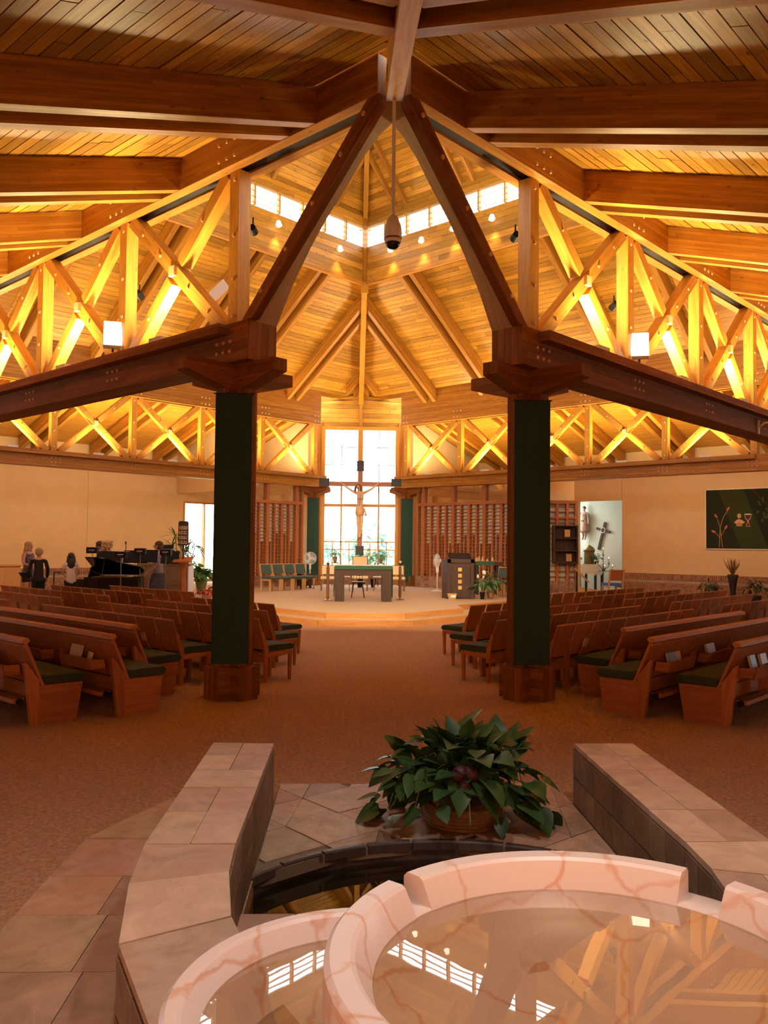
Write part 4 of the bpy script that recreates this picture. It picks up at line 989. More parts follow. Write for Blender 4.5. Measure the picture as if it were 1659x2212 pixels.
rack_book(1, 1, 1.5, 'brown hymnal in the second rack of the second right pew', 'booka', s=(.22, .03, .18))
# ---- linking wooden chairs
def chair_parts(t, full=True):
    w = .41
    m = M(); slab(m, -w / 2 + .012, w / 2 - .012, [(-.125, .775), (-.110, .782), (-.045, .60), (-.005, .40), (-.022, .40), (-.062, .60)]); m.build('backrest', MT['pew'], t, local=True)
    m = M(); lbox(m, -w / 2 + .010, w / 2 - .010, -.130, -.106, .775, .79); m.build('top_edge', MT['pewcap'], t, local=True)
    m = M(); cushion(m, -w / 2 + .004, w / 2 - .004, .015, .46, .375, .455); m.build('seat_cushion', MT['cushion'], t, local=True)
    for sx in (-1, 1):
        x = sx * (w / 2 - .012)
        m = M(); slab(m, x - .014, x + .014, [(-.02, 0), (.035, 0), (.035, .43), (-.035, .60), (-.055, .625), (-.078, .60), (-.02, .38)]); m.build('back_leg', MT['pew'], t, local=True)
        if full:
            m = M(); slab(m, x - .014, x + .014, [(.375, 0), (.405, 0), (.43, .37), (.37, .37)]); m.build('front_leg', MT['pew'], t, local=True)
            m = M(); slab(m, x - .010, x + .010, [(.03, .30), (.40, .325), (.40, .372), (.03, .372)]); m.build('side_rail', MT['pew'], t, local=True)
    if full:
        m = M(); lbox(m, -w / 2 + .02, w / 2 - .02, .0, .015, .24, .34); m.build('back_rail', MT['pew'], t, local=True)
        m = M(); lbox(m, -w / 2 - .006, -w / 2 + .02, .0, .03, .20, .25); m.build('link_clip', MT['blackp'], t, local=True)
    return t
protoF = protoS = None
SEC = {-1: [(0, 8.85, 8, 12.26), (1, 8.30, 9, 12.26), (2, 9.18, 7, 12.26), (3, 10.06, 5, 12.26)], 1: [(0, 8.30, 9, 12.26), (1, 8.30, 9, 12.26), (2, 9.18, 7, 12.26), (3, 10.06, 5, 12.26)]}
SEC2 = {-1: [(0, 13.4, 3), (1, 13.4, 7), (2, 13.4, 10), (3, 13.4, 9), (4, 13.4, 7)], 1: [(0, 13.4, 6), (1, 13.4, 9), (2, 13.4, 11), (3, 13.4, 10), (4, 13.4, 10)]}
NTH = ['first', 'second', 'third', 'fourth', 'fifth', 'sixth', 'seventh', 'eighth', 'ninth', 'tenth', 'eleventh', 'twelfth']
def place_chair(side, k, v, lab, grp, full):
    global protoF, protoS
    loc = at_row(side, 7.80 + 1.21 * k, v)
    pr_ = protoF if full else protoS
    if pr_ is None:
        t = thing('chapel_chair', lab, 'chair', loc, ROT[side], grp); chair_parts(t, full)
        if full: protoF = t
        else: protoS = t
        return t
    t = dup(pr_, None, loc, ROT[side]); tag(t, lab, 'chair', grp); return t
sn = {-1: 'left', 1: 'right'}
for side in (-1, 1):
    for k, v0, n, vend in SEC[side]:
        pit = (vend - v0) / n
        for i in range(n):
            lab = '%s wooden chair from the centre aisle, %s chair row, near %s block' % (NTH[i], NTH[k], sn[side])
            place_chair(side, k, v0 + pit * (i + .5), lab, 'chapel chairs, near %s block' % sn[side], True)
    for k, v0, n in SEC2[side]:
        for i in range(n):
            lab = '%s wooden chair from the cross aisle, %s row, far %s wall block' % (NTH[i], NTH[k], sn[side])
            place_chair(side, k, v0 + .44 * (i + .5), lab, 'chapel chairs, far %s block' % sn[side], False)
# leaflets on a few chair backs
for side, k, v, lab in ((1, 0, 8.96, 'pale leaflet on the back of a chair just right of the near right column'), (1, 0, 10.25, 'white leaflet on a chair back at the end of the third right pew'), (-1, 0, 9.5, 'cream leaflet on a chair back in the first chair row on the left'), (-1, 1, 9.0, 'white card on a chair back behind the near left column')):
    p = Vector(at_row(side, 7.80 + 1.21 * k, v)); f = Vector((.7071, .7071, 0)) if side < 0 else Vector((-.7071, .7071, 0))
    t = thing('leaflet_pouch', lab, 'leaflet', p - f * .085 + Vector((0, 0, .40)), ROT[side], 'leaflets on chair backs')
    m = M(); slab(m, -.12, .12, [(.0, .0), (-.03, .01), (-.075, .10), (-.06, .10)]); m.build('rack', MT['pew'], t, local=True)
    m = M(); m.box((0, -.035, .12), (.10, .012, .15), rot=Matrix.Rotation(.3, 3, 'X')); m.build('leaflet', MT['paper'], t, local=True)
# ================================================================ figures (helpers)
def skin_obj(name, pts, edges, mat, parent, root=0, sub=2, smooth=True):
    """pts: list of (x,y,z,r) or (x,y,z,rx,ry) in local coordinates"""
    me = bpy.data.meshes.new(name); me.from_pydata([p[:3] for p in pts], edges, []); me.materials.append(mat)
    o = link(name, me, parent, local=True)
    sk = o.modifiers.new('skin', 'SKIN'); sk.use_smooth_shade = smooth; sk.branch_smoothing = .6
    for i, p in enumerate(pts):
        sv = me.skin_vertices[0].data[i]; sv.radius = (p[3], p[4] if len(p) > 4 else p[3]); sv.use_root = (i == root); sv.use_loose = False
    ss = o.modifiers.new('sub', 'SUBSURF'); ss.levels = sub; ss.render_levels = sub
    return o
MT['skin'] = plain('skin', (.55, .30, .20), .5, var=.06); MT['eye'] = plain('eye_dark', (.02, .015, .012), .3); MT['lips'] = plain('lips', (.40, .14, .11), .5)
def cmat(n, c, v=.12, sc=20, r=.85): return plain(n, c, r, var=v, nscale=sc)
def person(label, loc, rz, H, hair, top, bottom, armL, armR, sleeve=.5, dress=False, lean=0.0, headturn=0.0, seated=False, hairkind='short', pants=True):
    """local: faces +Y, scaled by H; arm = (elbow xyz, wrist xyz) relative to height"""
    t = thing('person', label, 'person', loc, rz, 'people in the music area'); k = H
    def S(*a): return tuple(x * k for x in a)
    ln = lambda z: lean * max(0, z - .53)
    hz = .53 if not seated else .30; dz = hz - .53
    pts = [(0, 0, .53 + dz, .075, .06), (0, ln(.62), .63 + dz, .062, .05), (0, ln(.74), .74 + dz, .08, .055), (0, ln(.81), .815 + dz, .045, .04), (0, ln(.84) + .005, .85 + dz, .03, .03), (0, ln(.9) + .015, .895 + dz, .045, .05), (0, ln(.95) + .012, .955 + dz, .042, .05)]
    ed = [(0, 1), (1, 2), (2, 3), (3, 4), (4, 5), (5, 6)]
    for s, (el, wr) in ((-1, armL), (1, armR)):
        b = len(pts); y0 = ln(.8)
        el = (el[0], el[1] + y0, el[2] + dz); wr = (wr[0], wr[1] + y0, wr[2] + dz)
        d = Vector(wr) - Vector(el); d.normalize(); pm = Vector(wr) + d * .035; sd = Vector((1, 0, 0)) if abs(d.x) < .7 else Vector((0, 0, 1))
        pts += [(s * .098, y0, .795 + dz, .034), (*el, .024), (*wr, .015), (*pm, .018, .011)]; ed += [(3, b), (b, b + 1), (b + 1, b + 2), (b + 2, b + 3)]
        for i, (o_, L_) in enumerate(((-.012, .034), (-.004, .04), (.004, .038), (.012, .03))):
            q = pm + sd * o_ + d * .018; q2 = pm + sd * o_ * 1.2 + d * L_ + Vector((0, .006, -.004)); c = len(pts); pts += [(*q, .0062), (*q2, .0048)]; ed += [(b + 3, c), (c, c + 1)]
        th = Vector(wr) + d * .018 + sd * .016 + Vector((0, .012, 0)); c = len(pts); pts += [(*th, .006), (*(th + d * .02 + Vector((0, .006, 0))), .005)]; ed += [(b + 3, c), (c, c + 1)]
    for s in (-1, 1):
        b = len(pts)
        if seated: pts += [(s * .055, .02, .29, .055), (s * .06, .24, .285, .04), (s * .06, .23, .05, .026), (s * .06, .30, .018, .02)]
        else: pts += [(s * .05, 0, .49, .056), (s * .053, .012, .28, .036), (s * .053, 0, .05, .022), (s * .06, .065, .018, .02, .016)]
        ed += [(0, b), (b, b + 1), (b + 1, b + 2), (b + 2, b + 3)]
    skin_obj('body', [tuple(x * k for x in p) for p in pts], ed, MT['skin'], t)
    # clothing: shirt with sleeves, then trousers / dress
    tp = [(0, 0, .44 + dz, .096), (0, 0, .50 + dz, .094, .085), (0, ln(.62), .63 + dz, .075, .062), (0, ln(.74), .74 + dz, .092, .066), (0, ln(.8), .80 + dz, .06, .05)]; te = [(0, 1), (1, 2), (2, 3), (3, 4)]
    for s, (el, wr) in ((-1, armL), (1, armR)):
        y0 = ln(.8); b = len(tp); sh = Vector((s * .1, y0, .79 + dz)); e_ = Vector((el[0], el[1] + y0, el[2] + dz)); w_ = Vector((wr[0], wr[1] + y0, wr[2] + dz))
        tp.append((*sh, .037)); te.append((4, b))
        if sleeve > 0:
            q = sh.lerp(e_, min(1, sleeve * 2)); tp.append((*q, .030)); te.append((b, b + 1))
            if sleeve > .5: q = e_.lerp(w_, sleeve * 2 - 1); tp.append((*q, .026)); te.append((b + 1, b + 2))
    skin_obj('shirt', [tuple(x * k for x in p) for p in tp], te, top, t)
    if dress:
        M().lathe([(.085 * k, .55 * k), (.11 * k, .45 * k), (.135 * k, .25 * k), (.16 * k, .05 * k), (.15 * k, .05 * k)], 16, (0, 0, 0)).build('skirt', bottom, t, smooth=True, local=True)
    else:
        tp = [(0, 0, .53 + dz, .086, .07)]; te = []
        for s in (-1, 1):
            b = len(tp)
            if seated: tp += [(s * .055, .02, .29, .066), (s * .06, .24, .285, .05), (s * .06, .23, .06, .038)]
            else: tp += [(s * .05, 0, .48, .066), (s * .053, .012, .28, .048), (s * .053, 0, .05, .036)] if pants else [(s * .05, 0, .48, .064), (s * .053, .006, .36, .052)]
            te += [(0, b), (b, b + 1)] + ([(b + 1, b + 2)] if (pants or seated) else [])
        skin_obj('trousers', [tuple(x * k for x in p) for p in tp], te, bottom, t)
        for s in (-1, 1):
            yy = .265 if seated else .035
            M().ell(S(s * .06, yy, .02), (.028 * k, .065 * k, .022 * k), 10, 6).build('shoe', MT['blackp'], t, smooth=True, local=True)
    # head details and hair
    hc = Vector((0, ln(.9) + .012, .925 + dz)); Rz = Matrix.Rotation(headturn, 3, 'Z')
    hp = lambda x, y, z: tuple((hc + Rz @ Vector((x, y, z))) * k)
    for s in (-1, 1): M().ell(hp(s * .018, .050, .002), .0055 * k, 6, 4).build('eye', MT['eye'], t, local=True); M().ell(hp(s * .050, .0, -.004), (.006 * k, .012 * k, .018 * k), 6, 4).build('ear', MT['skin'], t, local=True)
    m = M(); m.ell(hp(0, .056, -.012), (.008 * k, .012 * k, .014 * k), 6, 5); m.build('nose', MT['skin'], t, smooth=True, local=True)
    M().ell(hp(0, .050, -.034), (.015 * k, .006 * k, .005 * k), 6, 4).build('mouth', MT['lips'], t, local=True)
    m = M(); rs_ = random.Random(int(H * 1000))
    m.ell(hp(0, -.014, .018), (.056 * k, .060 * k, .050 * k), 14, 10); m.ell(hp(0, -.026, -.012), (.054 * k, .046 * k, .052 * k), 12, 8)
    if hairkind == 'long':
        for i in range(7):
            a = -1.3 + 2.6 * i / 6; m.tube([hp(.045 * math.sin(a), -.045 * math.cos(a) * .8, .0), hp(.056 * math.sin(a), -.05 * math.cos(a) - .006, -.08), hp(.055 * math.sin(a), -.055 * math.cos(a) - .008, -.16), hp(.045 * math.sin(a), -.05 * math.cos(a) - .008, -.21)], [.024 * k, .024 * k, .02 * k, .008 * k], 7)
    elif hairkind == 'curly':
        for i in range(130):
            a, b_ = rs_.uniform(0, 2 * PI), rs_.uniform(-.7, 1.4)
            q = Vector((math.cos(a) * math.cos(b_) * .056, -.014 + math.sin(a) * math.cos(b_) * .058, .008 + math.sin(b_) * .054))
            if q.y > .028 and q.z < .03: continue
            m.ell(hp(*q), .0115 * k, 5, 4)
    elif hairkind == 'curlylong':
        for i in range(260):
            a = rs_.uniform(0, 2 * PI); z = rs_.uniform(-.15, .05); r_ = .058 + rs_.uniform(-.01, .02)
            q = Vector((math.cos(a) * r_, -.016 + math.sin(a) * r_, z))
            if q.y > .02 and z < .02: continue
            m.ell(hp(*q), (.010 * k, .010 * k, .014 * k), 5, 4)
    m.build('hair', hair, t, smooth=True, local=True)
    return t
# ================================================================ sanctuary furniture
MT['cream'] = plain('cream_upholstery', (.80, .62, .34), .8, var=.06, nscale=60); MT['green'] = plain('green_altar_cloth', (.035, .105, .05), .85, var=.12, nscale=60)
MT['linen'] = plain('white_linen', (.80, .76, .68), .85, var=.04); MT['brass'] = plain('brass', (.62, .40, .13), .3, .9); MT['gold'] = plain('gold_plaque', (.75, .50, .16), .35, .6, var=.25, nscale=40)
MT['teal'] = plain('teal_upholstery', (.045, .085, .075), .8, var=.1, nscale=80); MT['blond'] = wood('blond_wood', (.62, .36, .15), (.52, .28, .10), knots=0, rnd=.03)
MT['midwood'] = wood('brown_wood', (.22, .10, .045), (.15, .065, .03), knots=.05, rnd=.03)
MT['candle'] = plain('candle_wax', (.78, .66, .42), .5); MT['fanwhite'] = plain('white_fan_plastic', (.75, .75, .72), .4); MT['terracotta'] = plain('terracotta', (.38, .16, .08), .7, var=.1)
MT['leaf'] = plain('houseplant_leaf', (.06, .17, .05), .4, var=.35, nscale=12); MT['leaf2'] = plain('bright_leaf', (.12, .30, .10), .45, var=.3, nscale=12)
MT['iron'] = plain('dark_iron', (.035, .03, .028), .5, .5)
al = thing('altar', 'dark walnut altar table with square arch front, on the platform', 'altar', (0, 21.75, zp))
M().box((0, 21.75, 1.02), (1.45, .74, .22)).build('table_top', MT['dark'], al)
for x in (-.605, .605): M().box((x, 21.75, (zp + .91) / 2), (.24, .74, .91 - zp)).build('leg', MT['dark'], al)
for x in (-.605, .605): M().box((x, 21.376, .58), (.17, .012, .62)).build('leg_panel', MT['dark'], al)
t = thing('altar_cloth', 'green altar cloth with white linen top on the walnut altar', 'cloth', (0, 21.75, 1.13))
M().box((0, 21.75, 1.147), (1.50, .80, .03)).build('linen', MT['linen'], t)
for y in (21.345,): M().hexa([(-.75, y, 1.06), (.75, y, 1.06), (.75, y + .008, 1.06), (-.75, y + .008, 1.06), (-.73, y, 1.158), (.73, y, 1.158), (.73, y + .008, 1.158), (-.73, y + .008, 1.158)]).build('front_fall', MT['green'], t)
for x, zb_ in ((.745, .34), (-.745, .34)): M().hexa([(x, 21.37, zb_), (x + .008, 21.37, zb_), (x + .03 * (1 if x > 0 else -1), 22.1, zb_), (x, 22.1, zb_), (x, 21.37, 1.158), (x + .008, 21.37, 1.158), (x + .008, 22.1, 1.158), (x, 22.1, 1.158)]).build('side_fall', MT['green'], t)
for (x, y), s in (((-.91, 21.6), 'left'), ((.99, 22.2), 'right')):
    t = thing('candle_stand', 'tall turned wooden candle stand just %s of the altar' % s, 'candle stand', (x, y, zp), group='altar candle stands')
    M().box((x, y, zp + .015), (.20, .20, .03)).build('foot', MT['midwood'], t); M().lathe([(.03, zp + .03), (.022, zp + .06), (.04, zp + .10), (.04, 1.10), (.025, 1.13), (.02, 1.16)], 8, (x, y, 0)).build('shaft', MT['midwood'], t)
    M().lathe([(.015, 1.16), (.05, 1.19), (.05, 1.205), (.02, 1.21)], 14, (x, y, 0)).build('cup', MT['iron'], t); M().lathe([(.028, 1.21), (.028, 1.27), (.01, 1.272)], 12, (x, y, 0)).build('candle', MT['candle'], t, smooth=True)
def armless(label, loc, rz, w, seat_z, back_z, up, fr, nm='upholstered_chair', grp=None, d=.46, legs=(.05, .05)):
    t = thing(nm, label, 'chair', loc, rz, grp)
    m = M(); cushion(m, -w / 2, w / 2, .02, d, seat_z - .08, seat_z); m.build('seat', up, t, local=True)
    m = M(); slab(m, -w / 2 + .03, w / 2 - .03, [(-.10, back_z - .02), (-.05, back_z - .02), (.03, seat_z + .07), (-.03, seat_z + .07)]); m.build('backrest', up, t, local=True)
    for sx in (-1, 1):
        x = sx * (w / 2 - .022)
        m = M(); slab(m, x - .02, x + .02, [(-.02, 0), (.025, 0), (.015, seat_z), (-.065, back_z), (-.115, back_z), (-.03, seat_z)]); m.build('leg', fr, t, local=True)
        m = M(); slab(m, x - .02, x + .02, [(d - .07, 0), (d - .03, 0), (d - .02, seat_z - .08), (d - .08, seat_z - .08)]); m.build('leg', fr, t, local=True)
        m = M(); lbox(m, x - .012, x + .012, 0, d - .05, seat_z - .13, seat_z - .08); m.build('side_rail', fr, t, local=True)
    m = M(); slab(m, -w / 2, w / 2, [(-.118, back_z - .025), (-.05, back_z - .025), (-.055, back_z), (-.12, back_z)]); m.build('top_rail', fr, t, local=True)
    return t
armless('tall cream presider chair behind the altar', (-.02, 26.6, zp), PI, .50, .46, 1.08, MT['cream'], MT['midwood'])
armless('low cream chair left of the presider chair', (-1.03, 26.5, zp), PI, .44, .44, .80, MT['cream'], MT['midwood'])
armless('low cream chair right of the presider chair', (1.17, 26.6, zp), PI, .44, .44, .80, MT['cream'], MT['midwood'])
for (x, y), s in (((-.47, 26.2), 'left'), ((.54, 26.3), 'right')):
    t = thing('side_stool', 'small dark stool with white cloth %s of the presider chair' % s, 'stool', (x, y, zp))
    for q in (-1, 1): M().prism([(x + q * .12 - .015, y + a, z) for a, z in ((-.13, zp), (-.07, zp), (-.05, zp + .06), (.05, zp + .06), (.07, zp), (.13, zp), (.11, zp + .4), (-.11, zp + .4))], (.03, 0, 0)).build('side', MT['midwood'], t)
    M().box((x, y, zp + .42), (.30, .28, .035)).build('seat', MT['midwood'], t); M().box((x, y, zp + .445), (.28, .27, .015)).build('cloth', MT['linen'], t)
# black spindle chair with a white cushion, seen through the altar arch
t = thing('spindle_chair', 'black spindle-back chair seen through the altar arch', 'chair', (-.12, 22.95, zp), PI)
for x in (-.13, .13):
    for y in (-.12, .12): M().tube([(x * .9, y * .9, .40), (x * 1.35, y * 1.3, 0)], [.014, .011], 7).build('leg', MT['blackp'], t, local=True)
M().box((0, 0, .41), (.40, .34, .03)).build('seat', MT['blackp'], t, local=True); M().box((0, 0, .432), (.34, .3, .02)).build('cushion', MT['linen'], t, local=True)
for x in (-.13, -.045, .045, .13): M().tube([(x, -.14, .42), (x * .8, -.20, .78)], .008, 6).build('spindle', MT['blackp'], t, local=True)
M().box((0, -.205, .79), (.27, .02, .05)).build('top_rail', MT['blackp'], t, local=True)
# ambo
t = thing('ambo', 'dark walnut reading desk with four gilt plaques, right of the altar', 'lectern', (2.68, 23.05, zp))
pl_ = [(2.31, 22.79), (3.05, 22.79), (3.14, 23.25), (2.22, 23.25)]
M().prism([(x, y, zp) for x, y in pl_], (0, 0, 1.32 - zp)).build('body', MT['dark'], t)
M().box((2.66, 22.775, .72), (.50, .02, .92)).build('front_panel', MT['dark'], t)
for x in (2.36, 3.0): M().box((x, 22.77, .79), (.09, .03, 1.08)).build('stile', MT['dark'], t)
M().box((2.68, 22.77, 1.27), (.73, .03, .10)).build('top_rail', MT['dark'], t)
for k in range(4): M().box((2.66, 22.762, 1.04 - k * .165), (.10, .012, .10)).build('plaque', MT['gold'], t)
M().hexa([(2.36, 22.85, 1.33), (2.98, 22.85, 1.33), (2.98, 23.2, 1.46), (2.36, 23.2, 1.46), (2.36, 22.85, 1.36), (2.98, 22.85, 1.36), (2.98, 23.2, 1.49), (2.36, 23.2, 1.49)]).build('desk_top', MT['blackp'], t)
M().tube([(2.42, 23.1, 1.46), (2.46, 23.0, 1.62), (2.5, 22.92, 1.70)], .007, 6).build('microphone', MT['blackp'], t)
t = thing('wicker_box', 'small wooden collection box with a pale card before the ambo', 'basket', (2.40, 22.55, zp))
M().hexa([(2.33, 22.47, zp), (2.50, 22.47, zp), (2.50, 22.63, zp), (2.33, 22.63, zp), (2.29, 22.44, zp + .16), (2.54, 22.44, zp + .16), (2.54, 22.66, zp + .16), (2.29, 22.66, zp + .16)]).build('box', MT['blond'], t)
M().box((2.44, 22.438, zp + .09), (.13, .012, .075)).build('card', MT['linen'], t)
# plants -----------------------------------------------------------
def plant(label, loc, pot_mat, pot, nleaf, spread, h, lmat, leafL=.22, leafW=.06, seed=0, flowers=0, name='potted_plant', heart=False, arch=.6, cat='plant', grp=None):
    t = thing(name, label, cat, loc, 0, grp); rs = random.Random(seed); pr0, ph = pot
    M().lathe([(pr0 * .62, 0), (pr0 * .75, ph * .3), (pr0, ph * .85), (pr0 * 1.06, ph), (pr0 * .9, ph), (pr0 * .85, ph * .85)], 18).build('pot', pot_mat, t, smooth=True, local=True)
    ms = [leaf_mesh('leaf', leafL, leafW, lmat, arch, .2, heart=heart), leaf_mesh('leaf', leafL * .8, leafW * .9, lmat, arch * .5, .2, heart=heart)]
    for i in range(nleaf):
        a = rs.uniform(0, 2 * PI); f = rs.random() ** .6; r_ = spread * f; z = ph + h * (1 - .55 * f) * rs.uniform(.45, 1.0)
        o = link('leaf', ms[i % 2], t, local=True); o.location = (math.cos(a) * r_ * .75, math.sin(a) * r_ * .75, z); o.rotation_euler = (rs.uniform(-.4, .4), rs.uniform(-1.1, .3) + f * .6, a + rs.uniform(-.4, .4)); k = rs.uniform(.8, 1.25); o.scale = (k, k, k)
    st = M()
    for i in range(max(5, nleaf // 5)):
        a = rs.uniform(0, 2 * PI); r_ = spread * rs.uniform(.3, .8); st.tube([(0, 0, ph * .8), (math.cos(a) * r_ * .4, math.sin(a) * r_ * .4, ph + h * .55), (math.cos(a) * r_, math.sin(a) * r_, ph + h * .6)], .006, 5)
    tag(st.build('stems', MT['vine'], t, local=True), kind='stuff')
    for i in range(flowers):
        a = rs.uniform(0, 2 * PI); r_ = spread * .6 * rs.random(); z = ph + h * rs.uniform(.75, 1.1); m = M(); m.ell((math.cos(a) * r_, math.sin(a) * r_ - .03, z), (.028, .014, .055), 8, 6); m.build('flower', MT['linen'], t, smooth=True, local=True)
    return t
plant('peace lily with white flowers in a black vase beside the ambo', (3.26, 22.66, zp), MT['blackp'], (.075, .2), 46, .24, .50, MT['leaf'], .24, .075, 1, 5)
plant('bushy plant in a terracotta pot behind the peace lily', (3.55, 23.05, zp), MT['terracotta'], (.11, .2), 46, .30, .62, MT['leaf'], .24, .07, 2)
t = thing('pedestal_table', 'small stand holding a fern at the altar window, left of the cross', 'table', (-.86, 29.3, zp))
M().box((-.86, 29.3, zp + .80), (.26, .26, .03)).build('top', MT['midwood'], t)
for x, y in ((-.1, -.1), (.1, -.1), (.1, .1), (-.1, .1)): M().box((-.86 + x, 29.3 + y, zp + .39), (.025, .025, .78)).build('leg', MT['midwood'], t)
plant('bright fern in a clay pot at the altar window, left of the cross', (-.86, 29.3, zp + .815), MT['terracotta'], (.085, .2), 60, .24, .26, MT['leaf2'], .2, .035, 3)
t = thing('pedestal_table', 'small stand holding a fern at the altar window, right of the cross', 'table', (.74, 29.3, zp))
M().box((.74, 29.3, zp + .80), (.26, .26, .03)).build('top', MT['midwood'], t)
for x, y in ((-.1, -.1), (.1, -.1), (.1, .1), (-.1, .1)): M().box((.74 + x, 29.3 + y, zp + .39), (.025, .025, .78)).build('leg', MT['midwood'], t)
plant('bright fern in a clay pot at the altar window, right of the cross', (.74, 29.3, zp + .815), MT['terracotta'], (.08, .14), 60, .26, .28, MT['leaf2'], .2, .04, 4)
plant('broad-leaved plant at the foot of the cross behind the presider chair', (.0, 28.3, zp + .0), MT['blackp'], (.12, .9), 14, .18, .25, MT['leaf2'], .26, .10, 5)
plant('leafy climber right of the presider chair before the altar window', (.45, 28.4, zp), MT['blackp'], (.1, .3), 40, .2, .75, MT['leaf'], .18, .06, 6)
t = thing('driftwood', 'twisted pale driftwood sculpture under the right-hand fern', 'sculpture', (.86, 28.6, zp))
m = M(); rs = random.Random(5)
m.tube([(.86, 28.6, zp), (.80, 28.6, zp + .35), (.9, 28.58, zp + .6), (.82, 28.6, zp + .8)], [.07, .06, .05, .03], 8)
for k in range(9):
    a = rs.uniform(-1, 1); m.tube([(.85, 28.6, zp + .5 + k * .03), (.85 + a * .15, 28.55, zp + .6 + rs.uniform(-.1, .15)), (.85 + a * .36, 28.55, zp + .55 + rs.uniform(-.1, .25))], [.03, .022, .008], 6)
m.build('branches', MT['blond'], t, smooth=True)
# green chairs by the screens
for i in range(4):
    x, y = -2.93 + i * .335, 26.15 + i * .335
    armless('%s teal padded blond-wood chair from the left, by the left lattice screen' % NTH[i], (x, y, zp), -3 * PI / 4, .44, .44, .82, MT['teal'], MT['blond'], 'padded_chair', 'teal chairs on the platform')
for i in range(2):
    x, y = 4.14 + i * .36, 24.2 - i * .36
    armless('%s teal padded chair beside the near right column, by the right screen' % NTH[i], (x, y, zp), 3 * PI / 4, .46, .46, .84, MT['teal'], MT['blond'], 'padded_chair', 'teal chairs on the platform')
t = thing('carved_bench', 'dark carved wooden bench with pierced quatrefoil beside the left fan', 'bench', (-1.86, 27.6, zp), PI / 4)
for x in (-.2, .2): M().prism([(x - .02, a, z) for a, z in ((-.16, 0), (-.08, 0), (-.06, .08), (.06, .08), (.08, 0), (.16, 0), (.13, .44), (-.13, .44))], (.04, 0, 0)).build('end_board', MT['dark'], t, local=True)
M().box((0, 0, .46), (.52, .34, .035)).build('top', MT['dark'], t, local=True); M().prism([(-.2, -.15, .40), (.2, -.15, .40), (.2, -.15, .10), (.12, -.15, .06), (.08, -.15, .12), (-.08, -.15, .12), (-.12, -.15, .06), (-.2, -.15, .10)], (0, .02, 0)).build('front_board', MT['dark'], t, local=True)
m = M()
for a, b in ((-.025, 0), (.025, 0), (0, -.025), (0, .025)): m.ell((a, -.155, .27 + b), (.02, .006, .02), 8, 4)
m.build('quatrefoil', MT['blond'], t, local=True)
def fan(label, x, y, rz, tilt=.0):
    t = thing('pedestal_fan', label, 'fan', (x, y, zp), rz, 'white pedestal fans')
    M().lathe([(.2, 0), (.2, .02), (.05, .05), (.02, .07)], 24).build('base', MT['fanwhite'], t, local=True); M().tube([(0, 0, .05), (0, 0, .55), (0, 0, .75)], [.016, .016, .024], 10).build('pole', MT['fanwhite'], t, local=True)
    M().box((0, .0, .70), (.06, .07, .2)).build('control_box', MT['fanwhite'], t, local=True)
    R_ = Matrix.Rotation(PI / 2, 3, 'X')
    M().lathe([(.05, -.02), (.06, .08), (.03, .12)], 14, (0, .1, .97), rot=R_).build('motor', MT['fanwhite'], t, local=True)
    g = M()
    for r in (.06, .1, .14, .18, .205):
        g.tube([(math.cos(a) * r, -.05 - .02 * (1 - r / .2), .97 + math.sin(a) * r) for a in [2 * PI * k / 28 for k in range(29)]], .0035, 4, cap=False)
    for k in range(36):
        a = 2 * PI * k / 36; g.tube([(0, -.075, .97), (math.cos(a) * .1, -.065, .97 + math.sin(a) * .1), (math.cos(a) * .205, -.0, .97 + math.sin(a) * .205), (math.cos(a) * .1, .05, .97 + math.sin(a) * .1)], .0028, 4, cap=False)
    g.tube([(math.cos(a) * .208, 0, .97 + math.sin(a) * .208) for a in [2 * PI * k / 36 for k in range(37)]], .008, 6, cap=False)
    g.build('guard', MT['fanwhite'], t, local=True)
    for k in range(3):
        a = 2 * PI * k / 3; u = Vector((math.cos(a), 0, math.sin(a))); v = Vector((-math.sin(a), 0, math.cos(a)))
        q = [u * .03 - v * .02, u * .17 - v * .09, u * .185 + v * .04, u * .05 + v * .03]; m = M(); m.prism([p + Vector((0, -.01 + (.02 if i in (0, 1) else -.02), .97)) for i, p in enumerate(q)], (0, .004, 0)); m.build('blade', MT['fanblade'], t, local=True)
MT['fanblade'] = plain('pale_fan_blade', (.62, .66, .66), .3)
fan('white pedestal fan facing forward, left of the altar window', -1.68, 28.3, .1)
fan('white pedestal fan turned edge-on behind the reading desk', 2.42, 26.4, -1.25)
# credence table with vessels
t = thing('credence_table', 'dark credence table under a green cloth behind the peace lily', 'table', (3.75, 25.0, zp))
for x in (3.45, 4.05):
    for y in (24.8, 25.2): M().box((x, y, .68), (.07, .07, .88)).build('leg', MT['dark'], t)
M().box((3.75, 25.0, 1.16), (.84, .6, .10)).build('top', MT['dark'], t)
t = thing('table_runner', 'green cloth over the credence table behind the ambo', 'cloth', (3.68, 25.0, 1.21))
M().box((3.66, 25.0, 1.218), (.56, .64, .012)).build('top_panel', MT['green'], t); M().box((3.66, 24.683, 1.165), (.54, .008, .11)).build('front_fall', MT['green'], t)
MT['figurine'] = plain('painted_figurine', (.62, .38, .16), .6, var=.5, nscale=25)
for i, (x, y, h) in enumerate(((3.46, 24.95, .12), (3.54, 25.05, .16), (3.64, 25.0, .15), (3.78, 25.0, .09), (3.95, 25.05, .13))):
    t = thing('figurine', ['leftmost', 'second', 'third', 'fourth', 'rightmost'][i] + ' small gilt figurine on the green credence cloth', 'figurine', (x, y, 1.225), group='figurines on the credence table')
    M().lathe([(.045, 0), (.05, .02), (.035, h * .5), (.025, h * .72), (.012, h * .76)], 10).build('robe', MT['figurine'], t, smooth=True, local=True); M().ell((0, 0, h * .86), h * .13, 8, 6).build('head', MT['candle'], t, smooth=True, local=True)
